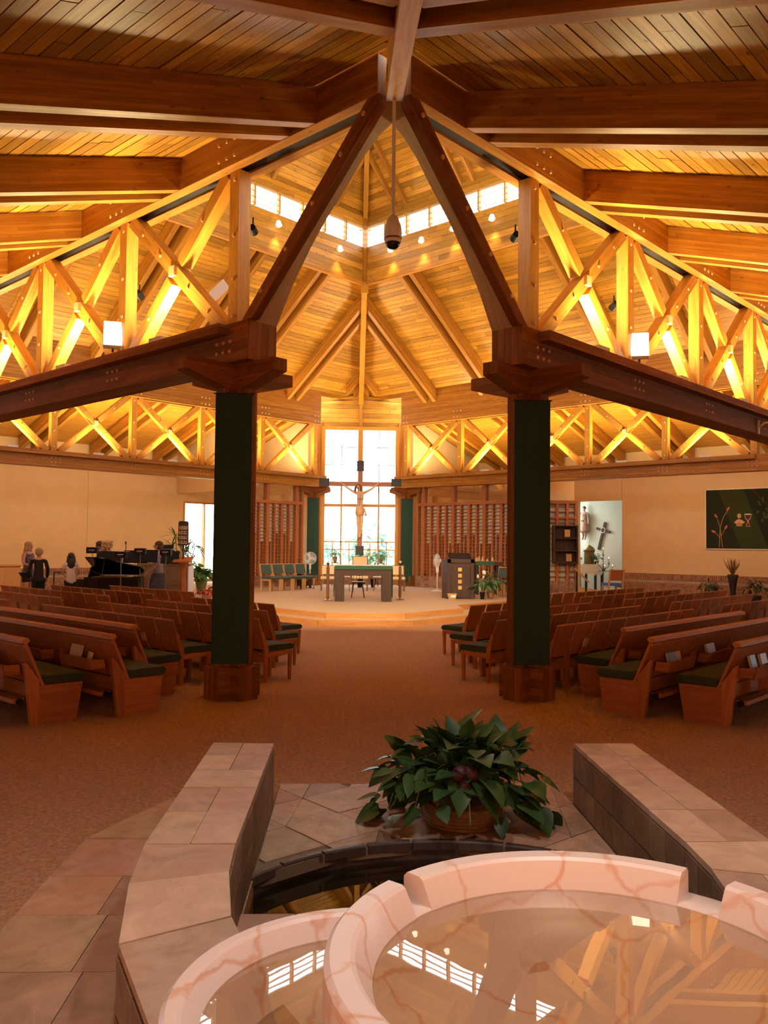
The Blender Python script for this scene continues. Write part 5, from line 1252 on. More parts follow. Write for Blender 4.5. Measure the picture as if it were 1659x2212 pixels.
# ================================================================ crucifix
t = thing('crucifix', 'large wooden cross with carved corpus hanging before the altar window', 'crucifix', (0, 29.95, 1.29))
M().box((0, 29.95, 3.0), (.175, .12, 3.4)).build('upright', MT['lattice'], t); M().box((0, 29.93, 3.855), (2.3, .11, .15)).build('crossbeam', MT['lattice'], t)
for c, d in (((0, 29.94, 4.5), (.25, .2, .36)), ((-1.29, 29.92, 3.90), (.36, .2, .28)), ((1.29, 29.92, 3.92), (.36, .2, .26)), ((0, 29.94, 1.46), (.29, .2, .35))):
    cp = M().box(c, d).build('end_cap', MT['iron'], t)
    for q in (-.4, .4):
        v = Vector((d[0] * 1.08, d[1] * 1.05, .03)) if d[2] > d[0] else Vector((.03, d[1] * 1.05, d[2] * 1.12)); o_ = Vector((0, 0, d[2] * q)) if d[2] > d[0] else Vector((d[0] * q, 0, 0)); M().box(Vector(c) + o_, v).build('band', MT['iron'], cp)
MT['corpus'] = plain('carved_limewood', (.66, .40, .19), .5, var=.12, nscale=6); MT['corpusline'] = plain('carved_dark_line', (.10, .05, .025), .6); MT['haird'] = plain('carved_dark_hair', (.10, .045, .025), .6, var=.2)
cy0 = 29.76
cp_ = [(-.02, cy0, 2.98, .145), (-.01, cy0, 3.18, .135), (0, cy0, 3.38, .165), (.0, cy0, 3.52, .115), (-.03, cy0 - .02, 3.60, .045), (-.07, cy0 - .03, 3.70, .07), (-.075, cy0 - .03, 3.79, .06),
       (-.17, cy0, 3.53, .055), (-.40, cy0, 3.66, .042), (-.66, cy0 + .06, 3.86, .030), (.17, cy0, 3.54, .055), (.40, cy0, 3.67, .042), (.64, cy0 + .06, 3.86, .030),
       (-.07, cy0, 2.85, .085), (-.06, cy0 - .05, 2.45, .065), (-.03, cy0 - .02, 2.05, .044), (.05, cy0, 2.85, .085), (.06, cy0 - .05, 2.47, .065), (.0, cy0 - .04, 2.06, .044), (-.02, cy0 - .09, 1.92, .04), (-.03, cy0 - .05, 1.92, .038)]
ce = [(0, 1), (1, 2), (2, 3), (3, 4), (4, 5), (5, 6), (3, 7), (7, 8), (8, 9), (3, 10), (10, 11), (11, 12), (0, 13), (13, 14), (14, 15), (0, 16), (16, 17), (17, 18), (15, 20), (18, 19)]
for b, s in ((9, -1), (12, 1)):
    x0, z0 = cp_[b][0], cp_[b][2]; c = len(cp_); cp_.append((x0 + s * .035, cy0 + .02, z0 + .03, .026, .014)); ce.append((b, c))
    for k in range(5):
        a = .9 - k * .32 if k else 1.7; L_ = (.05, .075, .08, .075, .06)[k]; f = len(cp_); cp_ += [(x0 + s * (.035 + math.cos(a) * .03), cy0 + .0, z0 + .03 + math.sin(a) * .03, .009), (x0 + s * (.035 + math.cos(a) * L_), cy0 - .015, z0 + .03 + math.sin(a) * L_, .007)]; ce += [(c, f), (f, f + 1)]
base = Vector((0, 29.95, 1.29))
cp_ = [tuple(Vector(p[:3]) - base) + tuple(p[3:]) for p in cp_]
bo = skin_obj('corpus', cp_, ce, MT['corpus'], t)
def cadd(name, m, mat, smooth=True): o = m.build(name, mat, bo, smooth=smooth); o.parent = bo; o.matrix_parent_inverse = Matrix.Translation(base).inverted(); return o
m = M(); m.ell((-.075, cy0 - .01, 3.77), (.085, .075, .085), 12, 8)
for a in (-.085, .07): m.tube([(-.075 + a, cy0 - .02, 3.75), (-.075 + a * 1.3, cy0 - .02, 3.62), (-.075 + a * 1.25, cy0 - .03, 3.50)], [.04, .042, .02], 8)
cadd('hair', m, MT['haird'])
m = M(); m.ell((-.08, cy0 - .10, 3.735), (.05, .03, .065), 10, 8); cadd('face', m, MT['corpus'])
m = M(); m.ell((-.085, cy0 - .118, 3.685), (.035, .02, .035), 8, 6); cadd('beard', m, MT['haird'])
m = M()
for a in (-.022, .022): m.ell((-.082 + a, cy0 - .127, 3.752), (.010, .006, .006), 6, 4)
cadd('eyes', m, MT['eye'])
m = M(); m.prism([(-.092, cy0 - .125, 3.715), (-.072, cy0 - .125, 3.715), (-.082, cy0 - .125, 3.755)], (0, -.018, 0)); cadd('nose', m, MT['corpus'], False)
m = M(); m.lathe([(.125, 3.04), (.15, 2.98), (.165, 2.86), (.15, 2.72), (.13, 2.71), (.14, 2.9)], 16, (-.01, cy0, 0), cap=False); m.prism([(.10, cy0 - .05, 3.03), (.17, cy0 - .05, 2.98), (.25, cy0 - .04, 2.72), (.17, cy0 - .04, 2.68), (.15, cy0 - .05, 2.85)], (0, -.03, 0)); cadd('loincloth', m, MT['corpus'])
m = M(); m.tube([(-.01, cy0 - .10, 3.5), (-.01, cy0 - .135, 3.36), (-.01, cy0 - .115, 3.2), (-.02, cy0 - .118, 3.06)], .009, 6); m.tube([(-.13, cy0 - .05, 3.34), (-.06, cy0 - .115, 3.29), (0, cy0 - .125, 3.31), (.07, cy0 - .115, 3.29), (.13, cy0 - .05, 3.34)], .009, 6)
m.tube([(-.13, cy0 - .05, 3.05), (0, cy0 - .12, 3.02), (.12, cy0 - .05, 3.06)], .008, 6); cadd('carved_lines', m, MT['corpusline'])
M().tube([(-.03, cy0 - .14, 1.92), (-.03, 29.9, 1.92)], .012, 6).build('nail', MT['iron'], t)
M().box((-.03, 29.86, 1.84), (.14, .10, .05)).build('foot_rest', MT['lattice'], t)
t.location = (-.012, 29.0, 1.304); t.scale = (.968,) * 3
# ================================================================ music area
MT['ebony'] = plain('piano_black', (.008, .008, .008), .12); MT['grey'] = plain('grey_metal', (.25, .24, .23), .4, .6); MT['organwood'] = wood('organ_walnut', (.30, .18, .09), (.20, .11, .05), knots=.05, rnd=0)
t = thing('grand_piano', 'black grand piano with its lid propped, by the left wall', 'piano', (-5.58, 18.95, 0), 0)
def piano_outline(s=1.0):
    pts = [(-.72, -.68), (-.72, .68)]   # keyboard end at -x ; straight side towards +y (back), curved side towards camera
    pts = [(-.72, -.66), (-.30, -.66)]
    for k in range(9): a = k / 8; pts.append((-.30 + .98 * a, -.66 + .62 * (a ** 1.4) + .10 * math.sin(a * PI)))
    for k in range(7): a = -.5 * PI + PI * k / 6 * .9; pts.append((.60 + .17 * math.cos(a), .25 + .32 * math.sin(a)))
    pts += [(.50, .66), (-.72, .66)]
    return pts
po = piano_outline(); z0, z1 = .64, .93
M().prism([(x, y, z0) for x, y in po], (0, 0, z1 - z0)).build('case', MT['ebony'], t, local=True)
for x, y in ((-.55, -.5), (-.55, .5), (.5, .15)): M().lathe([(.06, .64), (.05, .5), (.035, .1), (.05, .06), (.03, 0)], 12, (x, y, 0)).build('leg', MT['ebony'], t, smooth=True, local=True)
M().box((-.82, 0, .70), (.22, 1.30, .06)).build('key_bed', MT['ebony'], t, local=True)
for s_ in (-1, 1): M().box((-.80, s_ * .64, .80), (.26, .06, .17)).build('cheek_block', MT['midwood'] if False else MT['ebony'], t, local=True)
kb = M().box((-.84, 0, .745), (.15, 1.18, .02)).build('white_keys', MT['linen'], t, local=True); tag(kb, 'white key row')
m = M()
for k in range(36):
    if k % 7 not in (2, 6): m.box((-.81, -.56 + k * .032, .762), (.09, .012, .014))
tag(m.build('black_keys', MT['ebony'], t, local=True), kind='stuff')
M().hexa([(-.66, -.5, .93), (-.62, -.5, .93), (-.62, .5, .93), (-.66, .5, .93), (-.58, -.5, 1.15), (-.56, -.5, 1.15), (-.56, .5, 1.15), (-.58, .5, 1.15)]).build('music_desk', MT['ebony'], t, local=True)
# lid hinged on the far (straight) side, opened towards the camera
Rl = Matrix.Rotation(-.31, 3, 'X'); hinge = Vector((0, .66, .945))
R3 = Matrix.Rotation(.20, 3, 'Y')
lid = [hinge + Rl @ (Vector((x, y - .66, 0))) for x, y in po]
m = M(); m.prism(lid, Rl @ Vector((0, 0, .022))); m.build('lid', MT['ebony'], t, local=True)
M().tube([(-.25, -.50, .93), (-.2, -.45, 1.29)], .012, 6).build('lid_prop', MT['ebony'], t, local=True)
M().box((-.05, -.1, .935), (1.0, .8, .01)).build('iron_frame', MT['brass'], t, local=True)
t = thing('piano_bench', 'black bench behind the grand piano keyboard', 'bench', (-6.95, 19.3, 0), 0)
M().box((0, 0, .46), (.34, .75, .06)).build('seat', MT['blackp'], t, local=True)
for x in (-.13, .13):
    for y in (-.32, .32): M().box((x, y, .215), (.04, .04, .43)).build('leg', MT['blackp'], t, local=True)
[o_ for o_ in COL.objects if o_.name == 'grand_piano'][0].scale = (.74, .8, 1)
# console organ
t = thing('organ_console', 'brown walnut console organ behind the singer, left wing', 'organ', (-5.05, 21.6, 0), 0)
M().box((0, 0, .55), (1.25, .6, 1.1)).build('case', MT['organwood'], t, local=True); M().box((0, -.31, .8), (1.1, .02, .3)).build('back_panel', MT['organwood'], t, local=True)
M().box((0, .05, 1.14), (1.32, .66, .06)).build('top', MT['organwood'], t, local=True); M().box((.64, 0, .55), (.03, .62, 1.1)).build('side_panel', MT['white'], t, local=True)  # walnut side panel made white: window light put into its colour
M().box((0, -.31, .3), (1.15, .02, .08)).build('kick_rail', MT['organwood'], t, local=True)
def music_stand(label, x, y, z, w=.5, tilt=-.35, box=False):
    t = thing('music_stand', label, 'stand', (x, y, 0), 0, 'black stands around the piano')
    M().tube([(0, 0, .12), (0, 0, z)], [.013, .010], 8).build('pole', MT['grey'], t, local=True)
    for k in range(3):
        a = 2 * PI * k / 3 + .4; M().tube([(0, 0, .2), (math.cos(a) * .25, math.sin(a) * .25, .01)], .009, 6).build('foot', MT['blackp'], t, local=True)
    if box:
        M().box((0, 0, z + .06), (.24, .16, .13)).build('speaker_cabinet', MT['blackp'], t, local=True); M().box((.02, .0, z + .132), (.25, .17, .012)).build('top_panel', MT['grey'], t, local=True)
        M().box((0, -.082, z + .07), (.13, .006, .014)).build('name_strip', MT['linen'], t, local=True)
        for q in (-.02, .02): M().lathe([(.008, 0), (.008, .01)], 8, (q, -.08, z + .03), rot=Matrix.Rotation(PI / 2, 3, 'X')).build('knob', MT['grey'], t, local=True)
    else:
        M().box((0, 0, z + .14), (w, .012, .30), rot=Matrix.Rotation(tilt, 3, 'X')).build('desk', MT['blackp'], t, local=True); M().box((0, .05, z + .0), (w, .06, .012), rot=Matrix.Rotation(tilt, 3, 'X')).build('lip', MT['blackp'], t, local=True)
    return t
music_stand('small monitor speaker on a pole, leftmost, beside the pianist', -6.22, 19.35, 1.44, box=True)
music_stand('small monitor speaker on a pole in front of the blond singer', -5.33, 18.45, 1.36, box=True)
music_stand('small monitor speaker on a pole above the piano tail', -5.08, 19.1, 1.43, box=True)
music_stand('small monitor speaker on a pole in front of the short-haired singer', -4.42, 18.7, 1.42, box=True)
music_stand('wide black music stand behind the grand piano', -5.95, 19.75, 1.20, .60)
music_stand('black music stand right of the blond singer', -5.42, 20.0, 1.22, .55)
music_stand('black music stand left of the short-haired singer', -5.08, 19.9, 1.24, .42)
music_stand('black music stand right of the short-haired singer', -4.52, 19.6, 1.22, .42)
music_stand('music stand at the organ behind the short-haired singer', -4.95, 21.0, 1.36, .42)
for i, (x, y, z) in enumerate(((-5.72, 20.3, 1.66), (-5.0, 20.6, 1.62))):
    t = thing('microphone_stand', ['thin microphone stand behind the blond singer', 'thin microphone stand before the organ'][i], 'microphone', (x, y, 0))
    M().lathe([(.13, 0), (.13, .02), (.02, .03)], 16).build('base', MT['blackp'], t, local=True); M().tube([(0, 0, .02), (0, 0, z)], .009, 6).build('pole', MT['blackp'], t, local=True); M().ell((0, -.02, z + .02), (.022, .022, .035), 8, 6).build('microphone', MT['blackp'], t, local=True)
# hymn board on its stand
t = thing('hymn_board', 'wooden hymn board with four rows of numbers on a carved stand', 'hymn board', (-4.22, 19.6, 0))
hx, hy_ = -4.22, 19.6
M().lathe([(.2, 0), (.2, .03), (.06, .1), (.055, .3), (.075, .5), (.09, .75), (.065, .95), (.07, 1.1), (.13, 1.24), (.13, 1.26)], 8, (hx, hy_, 0)).build('stand', MT['pew'], t)
M().hexa([(hx - .2, hy_ - .18, 1.24), (hx + .2, hy_ - .18, 1.24), (hx + .2, hy_ + .18, 1.34), (hx - .2, hy_ + .18, 1.34), (hx - .2, hy_ - .18, 1.27), (hx + .2, hy_ - .18, 1.27), (hx + .2, hy_ + .18, 1.37), (hx - .2, hy_ + .18, 1.37)]).build('desk', MT['pew'], t)
M().box((hx, hy_, 1.5), (.03, .03, .4)).build('post', MT['dark'], t)
bw, bh, bz = .235, .57, 1.63
o8 = [(-bw / 2 + .03, 0), (bw / 2 - .03, 0), (bw / 2, .03), (bw / 2, bh - .03), (bw / 2 - .03, bh), (-bw / 2 + .03, bh), (-bw / 2, bh - .03), (-bw / 2, .03)]
M().prism([(hx + x, hy_ - .02, bz + z) for x, z in o8], (0, .03, 0)).build('board', MT['dark'], t)
MT['numcard'] = plain('number_card', (.72, .55, .30), .7); MT['ink'] = plain('ink', (.03, .018, .012), .7)
for r, row in enumerate(('311', '364', '379', '597')):
    for c, ch in enumerate(row):
        cx_, cz_ = hx + (c - 1) * .064, bz + bh - .155 - r * .112
        M().box((cx_, hy_ - .026, cz_), (.056, .008, .082)).build('number_card', MT['numcard'], t)
        cu = bpy.data.curves.new('digit', 'FONT'); cu.body = ch; cu.size = .098; cu.align_x = 'CENTER'; cu.align_y = 'CENTER'; cu.extrude = .002; cu.offset = .0022
        tmp = bpy.data.objects.new('digit_tmp', cu); cu.materials.append(MT['ink']); me_ = bpy.data.meshes.new_from_object(tmp); bpy.data.objects.remove(tmp); ob = bpy.data.objects.new('digit', me_); COL.objects.link(ob); ob.location = (cx_ - hx, -.0335, cz_); ob.rotation_euler = (PI / 2, 0, 0); ob.parent = t
# palm and planter in front of the wing window
def strap_plant(label, loc, n, h, r, L, seed, trunk=True, name='dracaena'):
    t = thing(name, label, 'plant', loc); rs = random.Random(seed)
    M().lathe([(.13, 0), (.17, .3), (.18, .32), (.15, .32)], 16).build('pot', MT['terracotta'], t, smooth=True, local=True)
    ms = leaf_mesh('leaf', L, .035, MT['leaf'], .7, .1, heart=False)
    for hd in range(n):
        a0 = 2 * PI * hd / n; top = Vector((math.cos(a0) * r, math.sin(a0) * r, h * rs.uniform(.72, 1.0)))
        M().tube([(0, 0, .3), top * .6, top], [.02, .016, .012], 6).build('cane', MT['vine'], t, local=True)
        for i in range(15):
            o = link('leaf', ms, t, local=True); o.location = top; o.rotation_euler = (rs.uniform(-.3, .3), rs.uniform(-1.4, .35), 2 * PI * i / 15 + rs.uniform(-.2, .2)); k = rs.uniform(.8, 1.2); o.scale = (k, k, k)
    return t
strap_plant('tall spiky dracaena behind the singer by the left wing window', (-4.95, 23.3, 0), 5, 2.05, .32, .42, 3)
strap_plant('spiky dracaena right of the hymn board before the bright window', (-4.72, 22.3, 0), 4, 1.55, .2, .34, 8)
plant('broad-leaved philodendron in a green ceramic pot left of the near column', (-4.56, 24.0, zp), plain('green_glaze', (.10, .13, .04), .3), (.17, .42), 44, .36, .40, MT['leaf'], .26, .20, 7, heart=True)
plant('red poinsettias at the foot of the hymn board', (-4.05, 21.9, 0.0), MT['terracotta'], (.12, .35), 50, .34, .22, plain('poinsettia_red', (.45, .05, .03), .6, var=.4, nscale=20), .14, .07, 9)
# people
HB = {'blond': cmat('blond_hair', (.42, .26, .10)), 'grey': cmat('greyblond_hair', (.40, .28, .16)), 'dark': cmat('dark_hair', (.025, .015, .012), r=.5), 'brown': cmat('brown_hair', (.07, .03, .018), r=.6), 'gold': cmat('golden_hair', (.60, .40, .16))}
dn = ((-.14, .0, .64), (-.12, .06, .51)); dnR = ((.14, .0, .64), (.12, .06, .51))
fw_ = ((-.13, .02, .66), (-.09, .16, .62)); fwR = ((.13, .02, .66), (.09, .16, .62))
person('woman with long blond hair in a patterned sleeveless top, hands held in front', (-8.62, 21.9, 0), -1.9, 1.70, HB['blond'], cmat('navy_print', (.13, .11, .16), .9, 14), cmat('black_skirt', (.018, .016, .018)), ((-.13, .02, .66), (-.05, .13, .62)), ((.13, .02, .66), (.05, .13, .62)), sleeve=0, hairkind='long', pants=False)
person('woman with short curly hair in a black sweater, seen from behind', (-8.02, 21.0, 0), .25, 1.54, HB['grey'], cmat('black_knit', (.014, .013, .013)), cmat('black_trousers', (.012, .012, .012)), dn, dnR, sleeve=.98, hairkind='curly')
person('girl with long dark hair in a white shirt, seen from behind', (-7.20, 20.9, 0), .35, 1.44, HB['dark'], cmat('white_shirt', (.72, .62, .55), .05), cmat('dark_jeans', (.02, .02, .028)), ((-.14, .03, .65), (-.10, .13, .60)), ((.14, .03, .65), (.10, .13, .60)), sleeve=.3, hairkind='long')
person('man in a dark blue shirt leaning over the piano keyboard', (-6.52, 20.95, 0), -1.2, 1.74, HB['brown'], cmat('slate_shirt', (.06, .075, .09)), cmat('dark_slacks', (.03, .03, .035)), fw_, fwR, sleeve=.5, hairkind='short')
person('woman with golden curly hair in a white top behind a speaker box', (-6.16, 20.3, 0), -1.0, 1.76, HB['gold'], cmat('ivory_top', (.78, .70, .55), .05), cmat('white_trousers', (.70, .62, .52), .05), fw_, fwR, sleeve=.5, hairkind='curlylong')
person('woman with short brown hair in a grey top and long dark dress', (-4.96, 20.4, 0), 1.45, 1.75, HB['brown'], cmat('grey_top', (.26, .25, .25)), cmat('dark_print_skirt', (.06, .055, .075), .6, 12), ((-.14, .0, .65), (-.17, .12, .53)), ((.14, .0, .65), (.13, .12, .55)), sleeve=.5, dress=True, hairkind='short')
# orange counter block at the left picture edge and small rail
t = thing('wall_cabinet', 'pale wooden cabinet against the left wall at the picture edge', 'cabinet', P('BL', 12.0, 3.75, 0), PI / 4)
m = M(); sbox(m, 'BL', 11.1, 13.5, 3.6, 4.18, 0, .93); m.build('body', MT['blond'], t)
m = M(); sbox(m, 'BL', 11.06, 13.5, 3.55, 4.18, .93, .97); m.build('top', MT['blond'], t)
for s_ in (11.35, 11.95): m = M(); sbox(m, 'BL', s_, s_ + .5, 3.58, 3.6, .08, .85); m.build('door', MT['blond'], t)
t = thing('rail_post', 'thin dark metal rail post before the left brick base', 'post', (-8.7, 24.0, 0))
M().tube([(-8.7, 24, 0), (-8.68, 24, .82)], .02, 8).build('post', MT['iron'], t); M().tube([(-8.68, 24, .82), (-8.45, 24.2, .82)], .02, 8).build('hand_rail', MT['iron'], t); M().box((-8.7, 24, .01), (.1, .1, .02)).build('foot', MT['iron'], t)
# ================================================================ right wing
# bookshelf hung on the end screen
t = thing('bookshelf', 'dark open wall shelf with two gilt pictures on the end screen', 'shelf', (6.37, 25.9, 1.18))
for x in (6.0, 6.73): M().box((x, 25.87, 1.76), (.05, .22, 1.2)).build('side', MT['dark'], t)
for z in (1.19, 1.56, 1.95, 2.34): M().box((6.365, 25.87, z), (.73, .22, .035)).build('shelf_board', MT['dark'], t)
M().box((6.365, 25.965, 1.76), (.72, .015, 1.16)).build('back_board', MT['dark'], t)
for i, (x, z) in enumerate(((6.43, 1.97), (6.48, 1.21))):
    t = thing('icon_picture', ['upper', 'lower'][i] + ' small gold picture standing on the dark wall shelf', 'picture', (x, 25.85, z), group='gilt pictures')
    M().box((x, 25.86, z + .14), (.20, .02, .26)).build('frame', MT['dark'], t); M().box((x, 25.848, z + .14), (.17, .006, .225)).build('panel', MT['gold'], t)
# ramp hand rail
t = thing('hand_rail', 'sloping honey wood handrail on a dark post before the niche', 'handrail', (6.5, 25.0, 0))
M().beam((6.42, 25.0, 1.06), (6.84, 24.9, .62), .09, .05).build('rail', MT['oak'], t); M().box((6.5, 25.02, .48), (.05, .05, .98)).build('post', MT['iron'], t); M().box((6.76, 24.94, .32), (.05, .05, .66)).build('post', MT['iron'], t)
bc = armless('wooden chair with a bright blue seat before the niche', (7.28, 23.75, 0), .15, .46, .66, 1.05, plain('blue_seat', (.05, .16, .45), .7), MT['blond'], 'blue_chair')
for ch in bc.children:
    if ch.name.startswith('backrest'): ch.data.materials[0] = MT['pew']
NP = lambda s, d, z: P('BR', s, d, z)
nr = -PI / 4
def nloc(s, d, z=0): q = P('BR', s, d, z); return (q.x, q.y, q.z)
# tabernacle on a cloth-covered table
t = thing('niche_table', 'square dark table in the niche under a scalloped white cloth', 'table', nloc(6.75, 5.2), nr)
for x in (-.32, .32):
    for y in (-.24, .24): M().box((x, y, .5), (.07, .07, 1.0)).build('leg', MT['dark'], t, local=True)
M().box((0, 0, 1.02), (.78, .6, .05)).build('top', MT['dark'], t, local=True)
t = thing('lace_cloth', 'white scalloped cloth hanging from the niche table', 'cloth', nloc(6.75, 5.2, 1.045), nr)
M().box((0, 0, .006), (.84, .66, .012)).build('top', MT['linen'], t, local=True)
zig = [(-.42, .0)] + [(-.42 + .84 * k / 12, -.40 if k % 2 else -.30) for k in range(13)] + [(.42, .0)]
M().prism([(x, -.332, z) for x, z in zig], (0, .006, 0)).build('front_fall', MT['linen'], t, local=True)
zg = [(-.33, 0)] + [(-.33 + .66 * k / 10, -.40 if k % 2 else -.30) for k in range(11)] + [(.33, 0)]
M().prism([(-.424, y, z) for y, z in zg], (.006, 0, 0)).build('side_fall', MT['linen'], t, local=True); M().prism([(.418, y, z) for y, z in zg], (.006, 0, 0)).build('side_fall', MT['linen'], t, local=True)
t = thing('tabernacle', 'domed brass tabernacle topped by a small cross on the white cloth', 'tabernacle', nloc(6.72, 5.15, 1.06), nr)
MT['oldbrass'] = plain('old_brass', (.22, .16, .07), .4, .7, var=.3)
M().lathe([(.22, 0), (.22, .02), (.19, .03), (.19, .44), (.21, .46)], 8).build('body', MT['oldbrass'], t, local=True)
M().lathe([(.21, .46), (.20, .53), (.16, .60), (.09, .66), (.03, .69), (.015, .71)], 20).build('dome', MT['oldbrass'], t, smooth=True, local=True)
M().box((0, 0, .76), (.015, .015, .12)).build('cross_upright', MT['brass'], t, local=True); M().box((0, 0, .78), (.07, .015, .015)).build('cross_arm', MT['brass'], t, local=True)
M().box((0, -.185, .24), (.16, .012, .32)).build('door', MT['oldbrass'], t, local=True)
plant('trailing ivy beside the tabernacle', nloc(7.02, 5.1, 1.06), MT['blackp'], (.06, .1), 46, .22, .36, MT['leaf'], .11, .07, 12, heart=True)
plant('red flower arrangement left of the tabernacle', nloc(6.40, 5.0, 1.06), MT['white'], (.05, .14), 26, .14, .14, plain('red_petals', (.42, .06, .08), .6, var=.3), .08, .05, 13)
# wall statue and leaning cross in the niche
t = thing('wall_statue', 'carved robed figure with one outstretched arm on the niche wall', 'statue', nloc(6.05, 5.98, 1.92), nr)
MT['robe'] = plain('carved_robe', (.36, .20, .14), .6, var=.35, nscale=8)
sp = [(0, 0, .62, .10, .07), (0, 0, .80, .11, .07), (0, 0, .98, .13, .07), (0, 0, 1.07, .06), (0, -.02, 1.12, .035), (0, -.03, 1.20, .06, .06), (0, -.03, 1.26, .05, .05), (-.14, 0, 1.03, .05), (-.30, -.05, 1.02, .036), (-.46, -.08, 1.03, .028), (.14, 0, 1.02, .05), (.20, -.05, .80, .038), (.24, -.10, .62, .03), (-.06, 0, .40, .07), (-.05, 0, .16, .045), (-.05, -.06, .02, .035), (.06, 0, .40, .07), (.05, 0, .16, .045), (.05, -.06, .02, .035)]
skin_obj('figure', sp, [(0, 1), (1, 2), (2, 3), (3, 4), (4, 5), (5, 6), (3, 7), (7, 8), (8, 9), (3, 10), (10, 11), (11, 12), (0, 13), (13, 14), (14, 15), (0, 16), (16, 17), (17, 18)], MT['robe'], t)
M().lathe([(.13, 1.0), (.15, .75), (.19, .42), (.17, .30), (.15, .30)], 16).build('robe', MT['robe'], t, smooth=True, local=True); M().ell((0, -.0, 1.24), (.07, .07, .07), 10, 8).build('hair', MT['haird'], t, smooth=True, local=True)
M().box((0, -.14, .62), (.10, .02, .30)).build('stole', MT['ink'], t, local=True)
t = thing('wall_cross', 'dark wooden cross with a pale ring, hung tilted on the niche wall', 'cross', nloc(6.72, 6.1, 2.1), nr)
Rt = Matrix.Rotation(.26, 3, 'Y')
M().box(Rt @ Vector((0, 0, 0)), (.09, .05, 1.06), rot=Rt).build('upright', MT['dark'], t, local=True); M().box(Rt @ Vector((0, -.005, .22)), (.58, .05, .085), rot=Matrix.Rotation(.26, 3, 'Y')).build('arm', MT['dark'], t, local=True)
m = M(); m.tube([Rt @ Vector((math.cos(a) * .085, -.035, .22 + math.sin(a) * .10)) for a in [2 * PI * k / 20 for k in range(21)]], .012, 6, cap=False); m.build('ring', MT['linen'], t, local=True)
# candle stands in the niche
t = thing('candelabrum', 'dark iron candelabrum with several white candles in the niche', 'candle stand', nloc(7.35, 5.0), nr)
MT['flame'] = plain('flame', (1, .8, .4), .5, emit=(1, .75, .35), es=8)
M().lathe([(.18, 0), (.18, .02), (.03, .05)], 16).build('base', MT['iron'], t, local=True); M().tube([(0, 0, .03), (0, 0, 1.0)], .018, 8).build('stem', MT['iron'], t, local=True)
for i, (x, z, h) in enumerate(((0, 1.38, .24), (-.2, 1.15, .2), (.22, 1.08, .2), (.36, .88, .14), (-.24, .86, .26), (.06, .9, .1))):
    a = M().tube([(0, 0, .85), (x, 0, z - .08), (x, 0, z)], .011, 6).build('arm', MT['iron'], t, local=True); M().lathe([(.045, z), (.045, z + .015), (.02, z + .02)], 12, (x, 0, 0)).build('cup', MT['iron'], t, local=True)
    cd = M().lathe([(.03, z + .015), (.03, z + h), (.005, z + h + .004)], 12, (x, 0, 0)).build('candle', MT['linen'], t, smooth=True, local=True)
    if i != 1 and i != 4: M().ell((x, 0, z + h + .025), (.009, .009, .024), 8, 6).build('flame', MT['flame'], cd, local=True)
# green parament painting on the right wall
t = thing('wall_banner', 'large dark green fabric panel with wheat, host and chalice on right wall', 'banner', nloc(12.6, WD - .02, 1.68), nr)
MT['dkgreen'] = plain('very_dark_green_cloth', (.010, .016, .007), .9); MT['midgreen'] = plain('olive_green_cloth', (.028, .042, .012), .9); MT['thread'] = plain('tan_thread', (.38, .22, .10), .8); MT['peach'] = plain('peach_cloth', (.62, .36, .20), .8); MT['wine'] = plain('wine_cloth', (.09, .02, .02), .8); MT['orange'] = plain('orange_bud', (.55, .16, .06), .8); MT['vineleaf'] = plain('vine_leaf_cloth', (.045, .07, .03), .9)
def bq(pts, mat, nm, lift=0.0, thick=.004):
    m = M(); m.prism([P('BR', s, WD - .05 - lift, z) for s, z in pts], SIDE['BR'][2] * -thick); return m.build(nm, mat, t)
m = M(); sbox(m, 'BR', 11.36, 14.3, WD - .045, WD - .01, 1.68, 3.54); m.build('backing_cloth', MT['dkgreen'], t)
bq([(11.745, 3.53), (12.528, 3.53), (13.27, 1.69), (12.44, 1.69)], MT['midgreen'], 'diagonal_stripe')
for a, b, c, d in ((11.34, 14.32, 3.54, 3.57), (11.34, 14.32, 1.65, 1.68), (11.33, 11.36, 1.65, 3.57)): m = M(); sbox(m, 'BR', a, b, WD - .05, WD, c, d); m.build('frame_strip', MT['linen'], t)
def ln_(pts, w, mat, nm): 
    for (s0, z0_), (s1, z1_) in zip(pts[:-1], pts[1:]):
        d = Vector((s1 - s0, z1_ - z0_)); n = Vector((-d.y, d.x)).normalized() * w / 2; bq([(s0 - n.x, z0_ - n.y), (s1 - n.x, z1_ - n.y), (s1 + n.x, z1_ + n.y), (s0 + n.x, z0_ + n.y)], mat, nm, .008)
def el_(s, z, a, b, mat, nm, rot=0.0, lift=.010): bq([(s + a * math.cos(q) * math.cos(rot) - b * math.sin(q) * math.sin(rot), z + a * math.cos(q) * math.sin(rot) + b * math.sin(q) * math.cos(rot)) for q in [2 * PI * k / 14 for k in range(14)]], mat, nm, lift)
ln_([(11.78, 1.72), (11.81, 2.34), (11.9, 2.65), (12.03, 2.86)], .022, MT['thread'], 'stem'); ln_([(11.88, 1.72), (11.84, 2.08), (11.81, 2.34), (11.72, 2.62)], .02, MT['thread'], 'stem'); ln_([(11.84, 2.08), (11.95, 2.27)], .018, MT['thread'], 'stem'); ln_([(11.79, 2.05), (11.65, 2.2)], .018, MT['thread'], 'stem')
for s, z, r in ((12.06, 2.93, 1.0), (11.68, 2.71, 2.2), (11.99, 2.35, 1.0), (11.6, 2.22, 2.7)): el_(s, z, .075, .032, MT['orange'], 'bud', r)
